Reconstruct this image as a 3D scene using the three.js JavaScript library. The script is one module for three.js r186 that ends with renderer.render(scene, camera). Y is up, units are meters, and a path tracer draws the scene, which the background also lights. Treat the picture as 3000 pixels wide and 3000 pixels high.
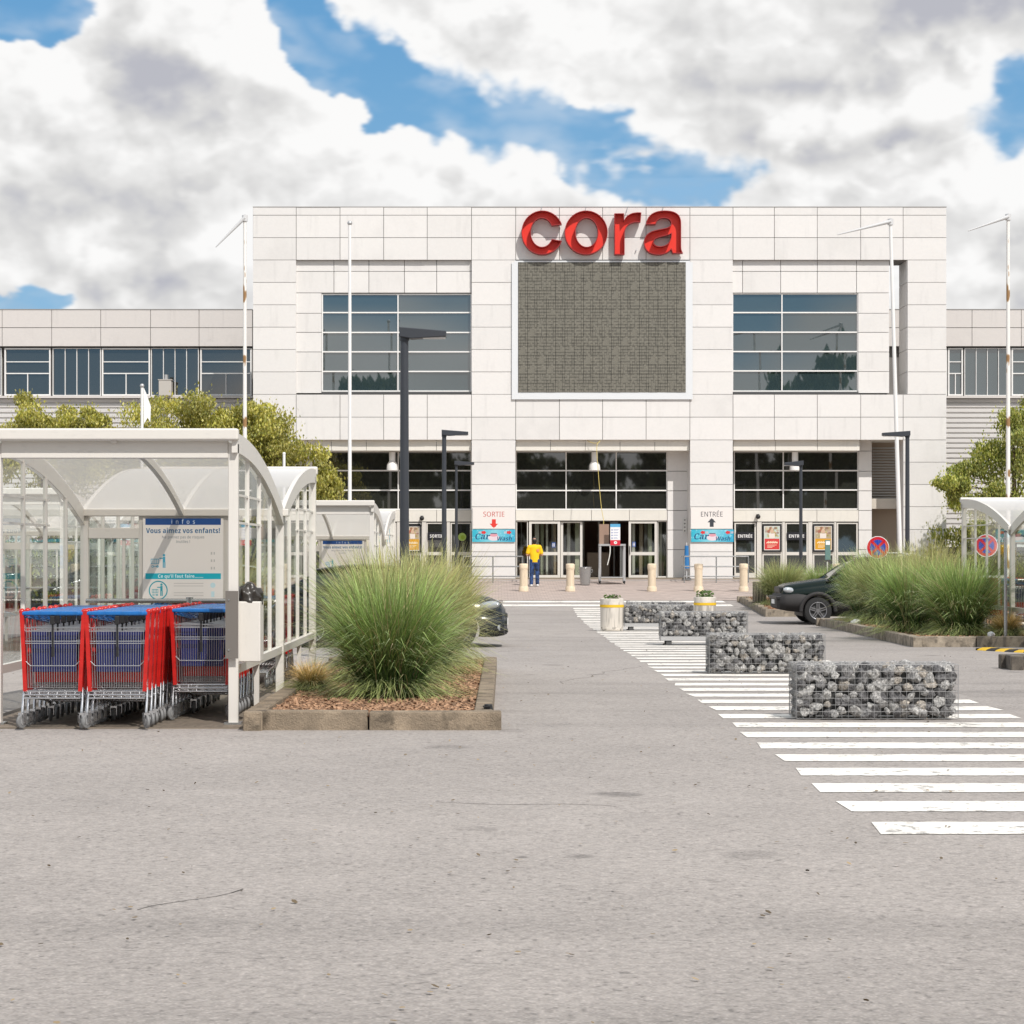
import * as THREE from 'three';
import { mergeGeometries, toCreasedNormals, mergeVertices } from 'three/addons/utils/BufferGeometryUtils.js';
import { RoundedBoxGeometry } from 'three/addons/geometries/RoundedBoxGeometry.js';
import { MarchingCubes } from 'three/addons/objects/MarchingCubes.js';
import { Brush, Evaluator, SUBTRACTION } from 'three-bvh-csg';

// ---------- survey: the photograph's lens (units of 1/1932 of the frame), eye height, ground profile ----------
const F = 4000, CX = 940, HY = 1045, EYE = 1.58, N = 1932;
const at = (x, y, s) => new THREE.Vector3((x - CX) / s, EYE + (HY - y) / s, -F / s);   // a sighted point at scale s px per metre
const PROF = [[-400, 0], [22, 0], [28, -0.02], [39, -0.1], [47, -0.13], [52, -0.17], [57, -0.12], [72.7, 0.27], [79.4, 0.6], [82, 0.62], [900, 0.62]];
function gy(z) {
  const Z = -z;
  for (let i = 1; i < PROF.length; i++) if (Z <= PROF[i][0]) { const [a, b] = [PROF[i - 1], PROF[i]]; return a[1] + (b[1] - a[1]) * (Z - a[0]) / (b[0] - a[0]); }
  return 0.62;
}

// ---------- camera, renderer, sky, sun ----------
const scene = new THREE.Scene();
const camera = new THREE.PerspectiveCamera(2 * Math.atan(N / 2 / F) * 180 / Math.PI, 1, 0.5, 3000);
camera.position.set(0, EYE, 0);
camera.setViewOffset(1024, 1024, (N / 2 - CX) / N * 1024, (N / 2 - HY) / N * 1024, 1024, 1024);
const renderer = new THREE.WebGLRenderer({ antialias: true });
renderer.toneMapping = THREE.LinearToneMapping;
const EXPO = 1.42;
renderer.toneMappingExposure = EXPO;
renderer.shadowMap.enabled = true;
const SUN = new THREE.Vector3(0.3, 0.747, 0.594).normalize();
const sun = new THREE.DirectionalLight(new THREE.Color(1, 0.955, 0.905), 2.75);
sun.name = 'sun';
sun.position.copy(SUN).multiplyScalar(150).add(new THREE.Vector3(0, 0, -50));
sun.target.position.set(0, 0, -50);
sun.castShadow = true; sun.shadow.mapSize.set(4096, 4096);
Object.assign(sun.shadow.camera, { left: -60, right: 60, top: 60, bottom: -60, near: 1, far: 350 });
scene.add(sun, sun.target);

// seeded random and noise
let seed = 1;
const reseed = (s) => { seed = s >>> 0; };
const rnd = () => { seed = (seed + 0x6d2b79f5) | 0; let t = Math.imul(seed ^ (seed >>> 15), 1 | seed); t = (t + Math.imul(t ^ (t >>> 7), 61 | t)) ^ t; return ((t ^ (t >>> 14)) >>> 0) / 4294967296; };
const rr = (a, b) => a + (b - a) * rnd();
const hash = (x, y, z) => { let h = Math.imul(x, 374761393) ^ Math.imul(y, 668265263) ^ Math.imul(z, 2147483647 - 1274126177); h = Math.imul(h ^ (h >>> 13), 1274126177); return ((h ^ (h >>> 16)) >>> 0) / 4294967296; };
const sm = (t) => t * t * t * (t * (t * 6 - 15) + 10), mix = (a, b, t) => a + (b - a) * t;
const clamp = (x, a = 0, b = 1) => Math.min(b, Math.max(a, x)), smooth = (a, b, x) => { const t = clamp((x - a) / (b - a)); return t * t * (3 - 2 * t); };
function n3(x, y, z) {
  const i = Math.floor(x), j = Math.floor(y), k = Math.floor(z), u = sm(x - i), v = sm(y - j), w = sm(z - k);
  return mix(mix(mix(hash(i, j, k), hash(i + 1, j, k), u), mix(hash(i, j + 1, k), hash(i + 1, j + 1, k), u), v),
    mix(mix(hash(i, j, k + 1), hash(i + 1, j, k + 1), u), mix(hash(i, j + 1, k + 1), hash(i + 1, j + 1, k + 1), u), v), w);
}
function g3(x, y, z) {  // gradient noise, 0..1
  const i = Math.floor(x), j = Math.floor(y), k = Math.floor(z), a = x - i, b = y - j, c = z - k, u = sm(a), v = sm(b), w = sm(c);
  const g = (di, dj, dk) => { const h = Math.floor(hash(i + di, j + dj, k + dk) * 16), p = h < 8 ? a - di : b - dj, q = h < 4 ? b - dj : h === 12 || h === 14 ? a - di : c - dk; return (h & 1 ? -p : p) + (h & 2 ? -q : q); };
  return 0.5 + 0.52 * mix(mix(mix(g(0, 0, 0), g(1, 0, 0), u), mix(g(0, 1, 0), g(1, 1, 0), u), v), mix(mix(g(0, 0, 1), g(1, 0, 1), u), mix(g(0, 1, 1), g(1, 1, 1), u), v), w);
}
const turn3 = (p) => { const [x, y, z] = p; p[0] = (0.8 * y + 0.6 * z) * 2.03 + 7.1; p[1] = (-0.8 * x + 0.36 * y - 0.48 * z) * 2.03 + 3.7; p[2] = (-0.6 * x - 0.48 * y + 0.64 * z) * 2.03 + 5.3; };
function fbm3(x, y, z, o) { let s = 0, a = 0.5, t = 0; const p = [x, y, z]; for (let i = 0; i < o; i++) { s += a * g3(...p); t += a; a *= 0.52; turn3(p); } return s / t; }
function bil3(x, y, z, o) { let s = 0, a = 0.5, t = 0; const p = [x, y, z]; for (let i = 0; i < o; i++) { s += a * (1 - Math.abs(2 * g3(...p) - 1) * 1.5); t += a; a *= 0.52; turn3(p); } return s / t; }
function tn(x, y, p, s) {  // tileable value noise, period p cells
  const i = Math.floor(x), j = Math.floor(y), u = sm(x - i), v = sm(y - j), w = (a) => ((a % p) + p) % p;
  return mix(mix(hash(w(i), w(j), s), hash(w(i + 1), w(j), s), u), mix(hash(w(i), w(j + 1), s), hash(w(i + 1), w(j + 1), s), u), v);
}
function tf(u, v, p, o, s) { let r = 0, a = 0.5, t = 0; for (let i = 0; i < o; i++) { r += a * tn(u * p, v * p, p, s + i); t += a; a *= 0.55; p *= 2; } return r / t; }

// the sky: blue air with the day's cumulus, computed by direction
{
  const W = 4096, H = 4096, data = new Float32Array(W * H * 4);
  const toAE = ([u, v]) => { const a = Math.atan((u - CX) / F), e = Math.atan((HY - v) / Math.hypot(F, u - CX)); return [a * F + CX, HY - e * F]; };
  const gaps = [
    [[-260, -160], [120, -160], [150, 0], [165, 40], [120, 70], [112, 100], [70, 85], [0, 80], [-120, 40], [-260, 10]],
    [[470, -200], [505, 0], [545, 118], [592, 150], [650, 178], [684, 215], [684, 255], [742, 236], [835, 256], [940, 284], [1012, 270], [1060, 312], [1130, 350], [1205, 378], [1290, 384], [1360, 372], [1438, 318], [1390, 334], [1330, 308], [1240, 276], [1158, 230], [1196, 210], [1080, 200], [960, 182], [872, 158], [784, 120], [762, 88], [640, 44], [616, 0], [600, -200]],
    [[2080, 60], [1932, 108], [1886, 128], [1880, 200], [1866, 252], [1890, 282], [1932, 264], [2080, 230]],
    [[-200, 530], [0, 546], [70, 544], [128, 566], [120, 610], [-200, 620]],
  ].map((p) => p.map(toAE));
  const sd = (p, x, y) => {  // positive inside
    let d = 1e9, c = false;
    for (let i = 0, j = p.length - 1; i < p.length; j = i++) {
      const [ax, ay] = p[j], [bx, by] = p[i], ex = bx - ax, ey = by - ay, wx = x - ax, wy = y - ay, t = clamp((wx * ex + wy * ey) / (ex * ex + ey * ey));
      d = Math.min(d, Math.hypot(wx - ex * t, wy - ey * t));
      if ((ay > y) !== (by > y) && x < (bx - ax) * (y - ay) / (by - ay) + ax) c = !c;
    }
    return c ? d : -d;
  };
  const blobs = [[300, 165, 130, 60, -.16], [60, 255, 90, 40, -.05], [80, 130, 90, 50, .08], [250, 50, 90, 50, .05], [520, 130, 70, 90, .04], [645, 222, 45, 50, .13], [520, 210, 120, 45, -.07], [150, 375, 170, 60, -.11], [185, 435, 60, 36, .11],
    [330, 430, 80, 60, -.09], [430, 470, 90, 60, .13], [60, 510, 150, 40, -.12], [300, 550, 220, 30, -.09], [870, 330, 170, 70, .15], [745, 262, 70, 30, .1], [560, 385, 110, 30, -.08], [880, 360, 36, 26, -.1], [1100, 60, 150, 60, .04], [1250, 30, 120, 30, -.05],
    [1760, 30, 170, 45, -.19], [1500, 135, 260, 28, -.1], [1300, 215, 150, 24, -.05], [1500, 258, 130, 28, -.17], [1700, 240, 62, 55, -.24], [1800, 175, 80, 60, .14], [1500, 185, 120, 26, .05], [1450, 330, 220, 40, -.05], [1905, 335, 60, 60, .14], [1850, 430, 50, 60, -.06], [1910, 565, 90, 45, -.14], [1830, 500, 50, 60, .08], [1240, 350, 80, 40, .04]].map(([x, y, a, b, d]) => [...toAE([x, y]), a, b, d]);
  const lin = (c) => (c <= 0.04045 ? c / 12.92 : Math.pow((c + 0.055) / 1.055, 2.4));
  function color(az, el, o, out) {
    const ce = Math.cos(el), dx = Math.sin(az) * ce, dy = Math.sin(el), dz = -Math.cos(az) * ce, x = az * F + CX, y = HY - el * F;
    const inside = smooth(-320, -120, x) * (1 - smooth(2050, 2250, x)) * smooth(-330, -140, y);
    const fine = o > 3;
    const warp = fine ? [(fbm3(dx * 42, dy * 42, dz * 42, o) - 0.5), (fbm3(dx * 42 + 9, dy * 42 + 4, dz * 42, o) - 0.5)] : [0, 0];
    let blue = ((fbm3(dx * 3.1 + 5, dy * 5.2 + 1, dz * 3.1, Math.min(o, 4)) - 0.57) * 1500);
    if (inside > 0) {
      let b = -1e9;
      for (const p of gaps) b = Math.max(b, sd(p, x + warp[0] * 90, y + warp[1] * 70));
      blue = mix(blue, Math.max(b, -300), inside);
    }
    const sn = fine ? smooth(0.38, 0.66, fbm3(dx * 16 + 4, dy * 16, dz * 16, 3)) : 0.5, soft = mix(3, 34, sn * sn) + 8 * smooth(1000, 1200, x), rag = fine ? (bil3(dx * 60, dy * 70, dz * 60, o) - 0.6) * mix(26, 60, sn) : 0;
    let cloud = 1 - smooth(-soft, soft, blue + rag);
    if (inside > 0 && fine) cloud = Math.max(cloud, inside * 0.8 * smooth(0.42, 0.75, fbm3(dx * 50 + 2, dy * 120, dz * 50, 5)) * Math.exp(-(((x - 1190) / 150) ** 2) - ((y - 315) / 34) ** 2) * 1.5);
    cloud = clamp(cloud); cloud = Math.max(cloud, 0.3 * smooth(70, 0, blue) * smooth(0.4, 0.65, fine ? fbm3(dx * 30, dy * 60, dz * 30, 4) : 0.5));
    let L = 0.93; const big = fine ? [fbm3(dx * 15, dy * 18, dz * 15 + 3, 4) - 0.5, fbm3(dx * 15 + 6, dy * 18 + 2, dz * 15, 4) - 0.5] : [0, 0];
    for (const [bx, by, ru, rv, d] of blobs) { const q = ((x + big[0] * 300 + warp[0] * 130 - bx) / ru) ** 2 + ((y + big[1] * 190 + warp[1] * 100 - by) / rv) ** 2; if (q < 6) L += inside * d * 1.0 * Math.exp(-q); }
    const far = 1 - inside;
    L += far * (fbm3(dx * 5 + 3, dy * 9, dz * 5 + 8, Math.min(4, o)) - 0.5) * 0.4;
    if (fine) {
      const k = 9.5, wx = warp[0] * 0.05, wy = warp[1] * 0.05, X = dx + wx, Y = dy + wy, a = bil3(X * k, Y * k * 1.25, dz * k, o), b = bil3(X * k + 0.07, Y * k * 1.25 + 0.13, dz * k, o), c = fbm3(dx * 9, dy * 16, dz * 9, 4);
      const m = bil3(X * 5 + 2, Y * 7, dz * 5, 4), n2 = bil3(X * 5 + 2.035, Y * 7 + 0.11, dz * 5, 4);
      L += (a - b) * 0.22 + (m - n2) * 0.34 + (c - 0.5) * 0.2 + (a - 0.6) * 0.04 + (bil3(dx * 42, dy * 52, dz * 42, 5) - bil3(dx * 42 + 0.12, dy * 52 + 0.2, dz * 42, 5)) * 0.07;
    }
    L += 0.09 * smooth(-60, -6, blue) * (1 - smooth(900, 1300, x) * 0.6);
    L = clamp(L, 0.745, 0.985);
    const grey = smooth(0.88, 0.66, L), e = clamp(el / 0.27);
    const C = [lin(L * mix(1, 0.975, grey)), lin(L * mix(0.998, 0.985, grey)), lin(L * mix(0.995, 1.055, grey))];
    const hi = clamp((el - 0.27) / 1.2), B = [lin(mix(mix(0.67, 0.4, e), 0.31, hi)), lin(mix(mix(0.81, 0.625, e), 0.53, hi)), lin(mix(mix(0.905, 0.815, e), 0.74, hi))];
    for (let i = 0; i < 3; i++) out[i] = mix(B[i], C[i], cloud) / EXPO;
  }
  const c = [0, 0, 0], put = (i, j, v) => { const o = (j * W + i) * 4; data[o] = v[0]; data[o + 1] = v[1]; data[o + 2] = v[2]; data[o + 3] = 1; };
  const ang = (i, j) => [((i + 0.5) / W - 0.25) * 2 * Math.PI, ((j + 0.5) / H - 0.5) * Math.PI];
  const wrap = (a) => (a > Math.PI ? a - 2 * Math.PI : a), S = 16, gw = W / S, gh = H / 2 / S + 2, grid = new Float32Array((gw + 1) * gh * 3);
  for (let j = 0; j < gh; j++) for (let i = 0; i <= gw; i++) { const [a, e] = ang((i % gw) * S, H / 2 + j * S); color(wrap(a), Math.min(e, 1.57), 3, c); grid.set(c, (j * (gw + 1) + i) * 3); }
  const i0 = Math.round(W * (0.25 - 0.055)), i1 = Math.round(W * (0.25 + 0.055)), j1 = H / 2 + Math.round(H * 0.105);
  for (let j = 0; j < H; j++) for (let i = 0; i < W; i++) {
    if (j < H / 2) { put(i, j, [0.34, 0.32, 0.3]); continue; }
    const gx = i / S, gj = (j - H / 2) / S, a = Math.floor(gx), b = Math.floor(gj), u = gx - a, v = gj - b;
    for (let k = 0; k < 3; k++) c[k] = mix(mix(grid[(b * (gw + 1) + a) * 3 + k], grid[(b * (gw + 1) + a + 1) * 3 + k], u), mix(grid[((b + 1) * (gw + 1) + a) * 3 + k], grid[((b + 1) * (gw + 1) + a + 1) * 3 + k], u), v);
    if (i >= i0 && i <= i1 && j <= j1) {
      const w = smooth(0, 60, Math.min(i - i0, i1 - i)) * smooth(0, 60, j1 - j), q = [0, 0, 0];
      if (w > 0) { color(wrap(ang(i, j)[0]), ang(i, j)[1], 6, q); for (let k = 0; k < 3; k++) c[k] = mix(c[k], q[k], w); }
    }
    put(i, j, c);
  }
  const sky = new THREE.DataTexture(data, W, H, THREE.RGBAFormat, THREE.FloatType);
  sky.mapping = THREE.EquirectangularReflectionMapping; sky.magFilter = THREE.LinearFilter; sky.needsUpdate = true;
  scene.background = sky; scene.environment = sky;
}

// ---------- helpers ----------
const used = new Map();
function numbered(name) { const k = used.get(name) ?? 0; used.set(name, k + 1); return k ? `${name}_${String(k).padStart(3, '0')}` : name; }
function thing(name, label, category, pos = [0, 0, 0], turn = 0, group) {
  const o = new THREE.Group(); o.name = numbered(name); scene.add(o);
  o.position.set(...pos); o.rotation.y = turn; o.userData = { label, category }; if (group) o.userData.group = group;
  return o;
}
function copy(o, label, pos, turn, group) { const c = o.clone(); c.name = numbered(o.name.replace(/_\d{3}$/, '')); scene.add(c); c.position.set(...pos); c.rotation.y = turn; c.userData = { ...o.userData, label }; if (group) c.userData.group = group; return c; }
function part(parent, name, geo, m, extra) { const o = new THREE.Mesh(geo, m); o.name = name; o.castShadow = o.receiveShadow = true; if (extra) Object.assign(o.userData, extra); parent.add(o); return o; }
function sub(parent, name) { const o = new THREE.Group(); o.name = name; parent.add(o); return o; }
function struct(name, geo, m) { const o = part(scene, numbered(name), geo, m); o.userData.kind = 'structure'; return o; }
const V = (x, y, z) => new THREE.Vector3(x, y, z);
function join(list) {
  const keep = list.some((g) => g.attributes.color) ? ['position', 'normal', 'uv', 'color'] : ['position', 'normal', 'uv'];
  return mergeGeometries(list.map((g) => { g = g.index ? g.toNonIndexed() : g; for (const k of Object.keys(g.attributes)) if (!keep.includes(k)) g.deleteAttribute(k); return g; }));
}
const bx = (x0, x1, y0, y1, z0, z1) => new THREE.BoxGeometry(Math.abs(x1 - x0), Math.abs(y1 - y0), Math.abs(z1 - z0)).translate((x0 + x1) / 2, (y0 + y1) / 2, (z0 + z1) / 2);
const rbx = (x0, x1, y0, y1, z0, z1, r, n = 2) => new RoundedBoxGeometry(Math.abs(x1 - x0), Math.abs(y1 - y0), Math.abs(z1 - z0), n, r).translate((x0 + x1) / 2, (y0 + y1) / 2, (z0 + z1) / 2);
function bar(a, b, r, seg = 6, r2 = r) {
  const d = b.clone().sub(a), g = new THREE.CylinderGeometry(r2, r, d.length(), seg, 1);
  return g.applyQuaternion(new THREE.Quaternion().setFromUnitVectors(V(0, 1, 0), d.clone().normalize())).translate((a.x + b.x) / 2, (a.y + b.y) / 2, (a.z + b.z) / 2);
}
function beam(a, b, w, h) {  // box beam, w across, h up
  const d = b.clone().sub(a), g = new THREE.BoxGeometry(w, h, d.length()), m = new THREE.Matrix4().lookAt(b, a, Math.abs(d.y) > 0.95 * d.length() ? V(0, 0, 1) : V(0, 1, 0));
  return g.applyMatrix4(m).translate((a.x + b.x) / 2, (a.y + b.y) / 2, (a.z + b.z) / 2);
}
const tube = (pts, r, n = 24, seg = 6) => new THREE.TubeGeometry(new THREE.CatmullRomCurve3(pts), n, r, seg, false);
function uvw(g, k = 1, o = [0, 0]) {  // uv in metres by the dominant normal
  const p = g.attributes.position, n = g.attributes.normal, uv = new Float32Array(p.count * 2);
  for (let i = 0; i < p.count; i++) {
    const a = Math.abs(n.getX(i)), b = Math.abs(n.getY(i)), c = Math.abs(n.getZ(i));
    const [x, y] = b > a && b > c ? [p.getX(i), p.getZ(i)] : a > c ? [p.getZ(i), p.getY(i)] : [p.getX(i), p.getY(i)];
    uv[i * 2] = x * k + o[0]; uv[i * 2 + 1] = y * k + o[1];
  }
  g.setAttribute('uv', new THREE.BufferAttribute(uv, 2)); return g;
}
function tex(w, h, fn, srgb = true) {
  const d = new Uint8Array(w * h * 4), c = [0, 0, 0];
  for (let j = 0; j < h; j++) for (let i = 0; i < w; i++) { fn(i / w, j / h, c); const o = (j * w + i) * 4; for (let k = 0; k < 3; k++) d[o + k] = clamp(c[k]) * 255; d[o + 3] = 255; }
  const t = new THREE.DataTexture(d, w, h); t.wrapS = t.wrapT = THREE.RepeatWrapping; t.magFilter = THREE.LinearFilter; t.minFilter = THREE.LinearMipmapLinearFilter; t.generateMipmaps = true;
  if (srgb) t.colorSpace = THREE.SRGBColorSpace; t.needsUpdate = true; return t;
}
function canvasTex(w, h, draw) { const c = document.createElement('canvas'); c.width = w; c.height = h; draw(c.getContext('2d'), w, h); const t = new THREE.CanvasTexture(c); t.colorSpace = THREE.SRGBColorSpace; t.anisotropy = 8; return t; }
const rep = (t, k) => { const c = t.clone(); c.repeat.set(k, k); c.needsUpdate = true; return c; };
const lc = (r, g, b) => new THREE.Color().setRGB(r, g, b);
const std = (c, rough = 0.8, o = {}) => new THREE.MeshStandardMaterial({ color: Array.isArray(c) ? lc(...c) : c, roughness: rough, ...o });
const phy = (c, rough, o = {}) => new THREE.MeshPhysicalMaterial({ color: Array.isArray(c) ? lc(...c) : c, roughness: rough, ...o });
const ORD = ['first', 'second', 'third', 'fourth', 'fifth', 'sixth', 'seventh', 'eighth', 'ninth', 'tenth', 'eleventh', 'twelfth'];

// ---------- textures and materials ----------
const grey = (v, c) => { c[0] = c[1] = c[2] = v; };
const T = {};
T.asphalt = tex(2048, 2048, (u, v, c) => {  // one tile covers 17 m: grain, worn lanes, oil drips, older repairs
  const a = tf(u, v, 5, 4, 3), b = hash(Math.floor(u * 2048), Math.floor(v * 2048), 11), d = tn(u * 700, v * 700, 700, 12), e = tf(u, v, 40, 3, 21);
  let g = 0.58 + (a - 0.5) * 0.07 + (b - 0.5) * 0.09 + (d - 0.5) * 0.08 + (e - 0.5) * 0.04; if (b > 0.96) g += 0.05; if (d < 0.07) g -= 0.08;
  const wob = (tf(u, v, 3, 2, 5) - 0.5) * 0.03; for (const [p, w, k] of [[0.47, 0.016, 0.03], [0.575, 0.016, 0.03], [0.74, 0.014, 0.02], [0.84, 0.015, 0.02]]) g -= k * Math.exp(-(((v + wob - p) / w) ** 2)) * (0.5 + tf(u, v, 24, 3, 29));
  for (let k = 0; k < 26; k++) { const x = hash(k, 1, 5), y = hash(k, 2, 5), r = 0.0025 + 0.012 * hash(k, 3, 5) ** 2, q = Math.hypot(u - x, (v - y)) / r + (tf(u, v, 60, 2, 8) - 0.5) * 1.2; if (q < 1.4) g -= (0.05 + 0.09 * hash(k, 4, 5)) * smooth(1.1, 0.3, q); }
  if (u > 0.305 + wob * 0.2 && u < 0.45 && v > 0.54 && v < 0.62 + wob * 0.2) g -= 0.035 + (tn(u * 300, v * 300, 300, 4) - 0.5) * 0.04;
  c[0] = g * 1.03; c[1] = g * 0.985; c[2] = g * 0.95;
});
T.paint = tex(1024, 1024, (u, v, c) => { const a = tf(u, v, 8, 5, 15), b = tf(u, v, 60, 3, 16), h = tn(u * 420, v * 420, 420, 18), chip = smooth(0.665, 0.75, b * 0.65 + a * 0.3 + h * 0.12), g = mix(0.95 - (a - 0.5) * 0.14 - (h > 0.9 ? 0.08 : 0), 0.66, chip); c[0] = g; c[1] = g * 0.985; c[2] = g * 0.96; });
T.asphaltBump = tex(512, 512, (u, v, c) => grey(0.5 * tn(u * 220, v * 220, 220, 11) + 0.5 * tn(u * 110, v * 110, 110, 5), c), false);
T.concrete = tex(512, 512, (u, v, c) => { const a = tf(u, v, 5, 6, 41), b = tn(u * 180, v * 180, 180, 42), s = smooth(0.55, 0.8, tf(u, v, 8, 4, 45)); const g = 0.66 + (a - 0.5) * 0.34 + (b - 0.5) * 0.1 - s * 0.16; c[0] = g; c[1] = g * 0.965; c[2] = g * 0.91; });
T.wear = tex(256, 256, (u, v, c) => { const a = tf(u, v, 5, 5, 143), h = tf(u * 1, v * 0.2, 40, 3, 145), g = 0.92 + (a - 0.5) * 0.3 - smooth(0.62, 0.8, h) * 0.25; c[0] = c[1] = c[2] = g; });
T.bollard = tex(256, 256, (u, v, c) => { const a = tf(u, v, 5, 6, 43), g = 0.86 + (a - 0.5) * 0.22 + (tn(u * 90, v * 90, 90, 44) - 0.5) * 0.07; c[0] = c[1] = c[2] = g; });
T.grime = tex(512, 512, (u, v, c) => { const a = tf(u, v, 4, 5, 51), s = tf(u * 1, v * 0.15, 32, 3, 53); const g = 0.95 - smooth(0.55, 0.9, a) * 0.03 - smooth(0.6, 0.95, s) * 0.03 + (tn(u * 90, v * 90, 90, 57) - 0.5) * 0.012; c[0] = g; c[1] = g * 0.998; c[2] = g * 0.994; });
T.mulch = tex(512, 512, (u, v, c) => { const a = tn(u * 70, v * 140, 70, 61), b = tn(u * 150, v * 60, 150, 62), d = tf(u, v, 5, 4, 63); const g = 0.34 + a * 0.25 + b * 0.2 + (d - 0.5) * 0.4; c[0] = g * 1.02; c[1] = g * 0.75; c[2] = g * 0.55; });
T.stone = tex(256, 256, (u, v, c) => { const a = tf(u, v, 5, 6, 71), b = tf(u, v, 30, 2, 72); const g = 0.62 + (a - 0.5) * 0.7 + (b - 0.5) * 0.25; c[0] = g * 1.01; c[1] = g; c[2] = g * 0.98; });
T.paver = tex(512, 512, (u, v, c) => {
  const r = Math.floor(v * 20), x = u * 10 + (r % 2) * 0.5, fx = x % 1, fy = (v * 20) % 1, j = fx < 0.05 || fy < 0.09, h = hash(((Math.floor(x) % 10) + 10) % 10, r, 7);
  const g = (j ? 0.5 : 0.68 + (h - 0.5) * 0.1) + (tn(u * 200, v * 200, 200, 9) - 0.5) * 0.08 + (tf(u, v, 4, 3, 77) - 0.5) * 0.08; c[0] = g * 1.04; c[1] = g * 0.95; c[2] = g * 0.9;
});
T.rustpole = tex(64, 512, (u, v, c) => { const s = smooth(0.62, 0.72, tn(2.3, v * 30, 30, 81) * 0.7 + tn(u * 6, v * 60, 60, 82) * 0.3); c[0] = mix(0.93, 0.6, s); c[1] = mix(0.92, 0.46, s); c[2] = mix(0.9, 0.3, s); });
T.pot = tex(256, 256, (u, v, c) => { const a = tf(u, v, 6, 5, 91), s = smooth(0.52, 0.72, tf(u, v * 0.3, 24, 3, 93)) * smooth(0.9, 0.1, v), g = 0.86 + (a - 0.5) * 0.2 - s * 0.3 - smooth(0.25, 0, v) * 0.18; c[0] = g; c[1] = g * 0.975; c[2] = g * 0.94; });
T.led = tex(512, 512, (u, v, c) => {  // four by four modules, each with a few darker louvre rows, some missing
  const R = 12, r = Math.floor(v * R), y = (v * R) % 1, q = Math.floor(u * 16), d = hash(q, r, 3), e = hash(Math.floor(u * 48), r, 9), col = hash(Math.floor(u * 16), 1, 5);
  const g = 0.485 + (y > 0.55 && d > 0.3 ? -0.085 : 0) + (y < 0.35 && d > 0.6 ? 0.02 : 0) - (e > 0.92 ? 0.06 : 0) - (col > 0.7 && (u * 16) % 1 < 0.16 ? 0.14 : 0) + (tn(u * 64, v * 64, 64, 95) - 0.5) * 0.06; c[0] = g; c[1] = g * 0.97; c[2] = g * 0.885;
});
T.bark = tex(128, 256, (u, v, c) => { const a = tf(u, v * 0.4, 16, 4, 97), g = 0.3 + a * 0.3; c[0] = g; c[1] = g * 0.88; c[2] = g * 0.74; });
T.denim = tex(128, 128, (u, v, c) => { const a = tf(u, v, 6, 4, 99), g = 0.28 + (a - 0.5) * 0.4; c[0] = g * 0.6; c[1] = g * 0.9; c[2] = g * 1.45; });
T.grain = tex(256, 256, (u, v, c) => grey(tf(u, v, 40, 3, 101), c), false);
T.patina = tex(256, 256, (u, v, c) => grey(0.35 + 0.4 * tf(u, v, 8, 5, 103), c), false);

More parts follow.
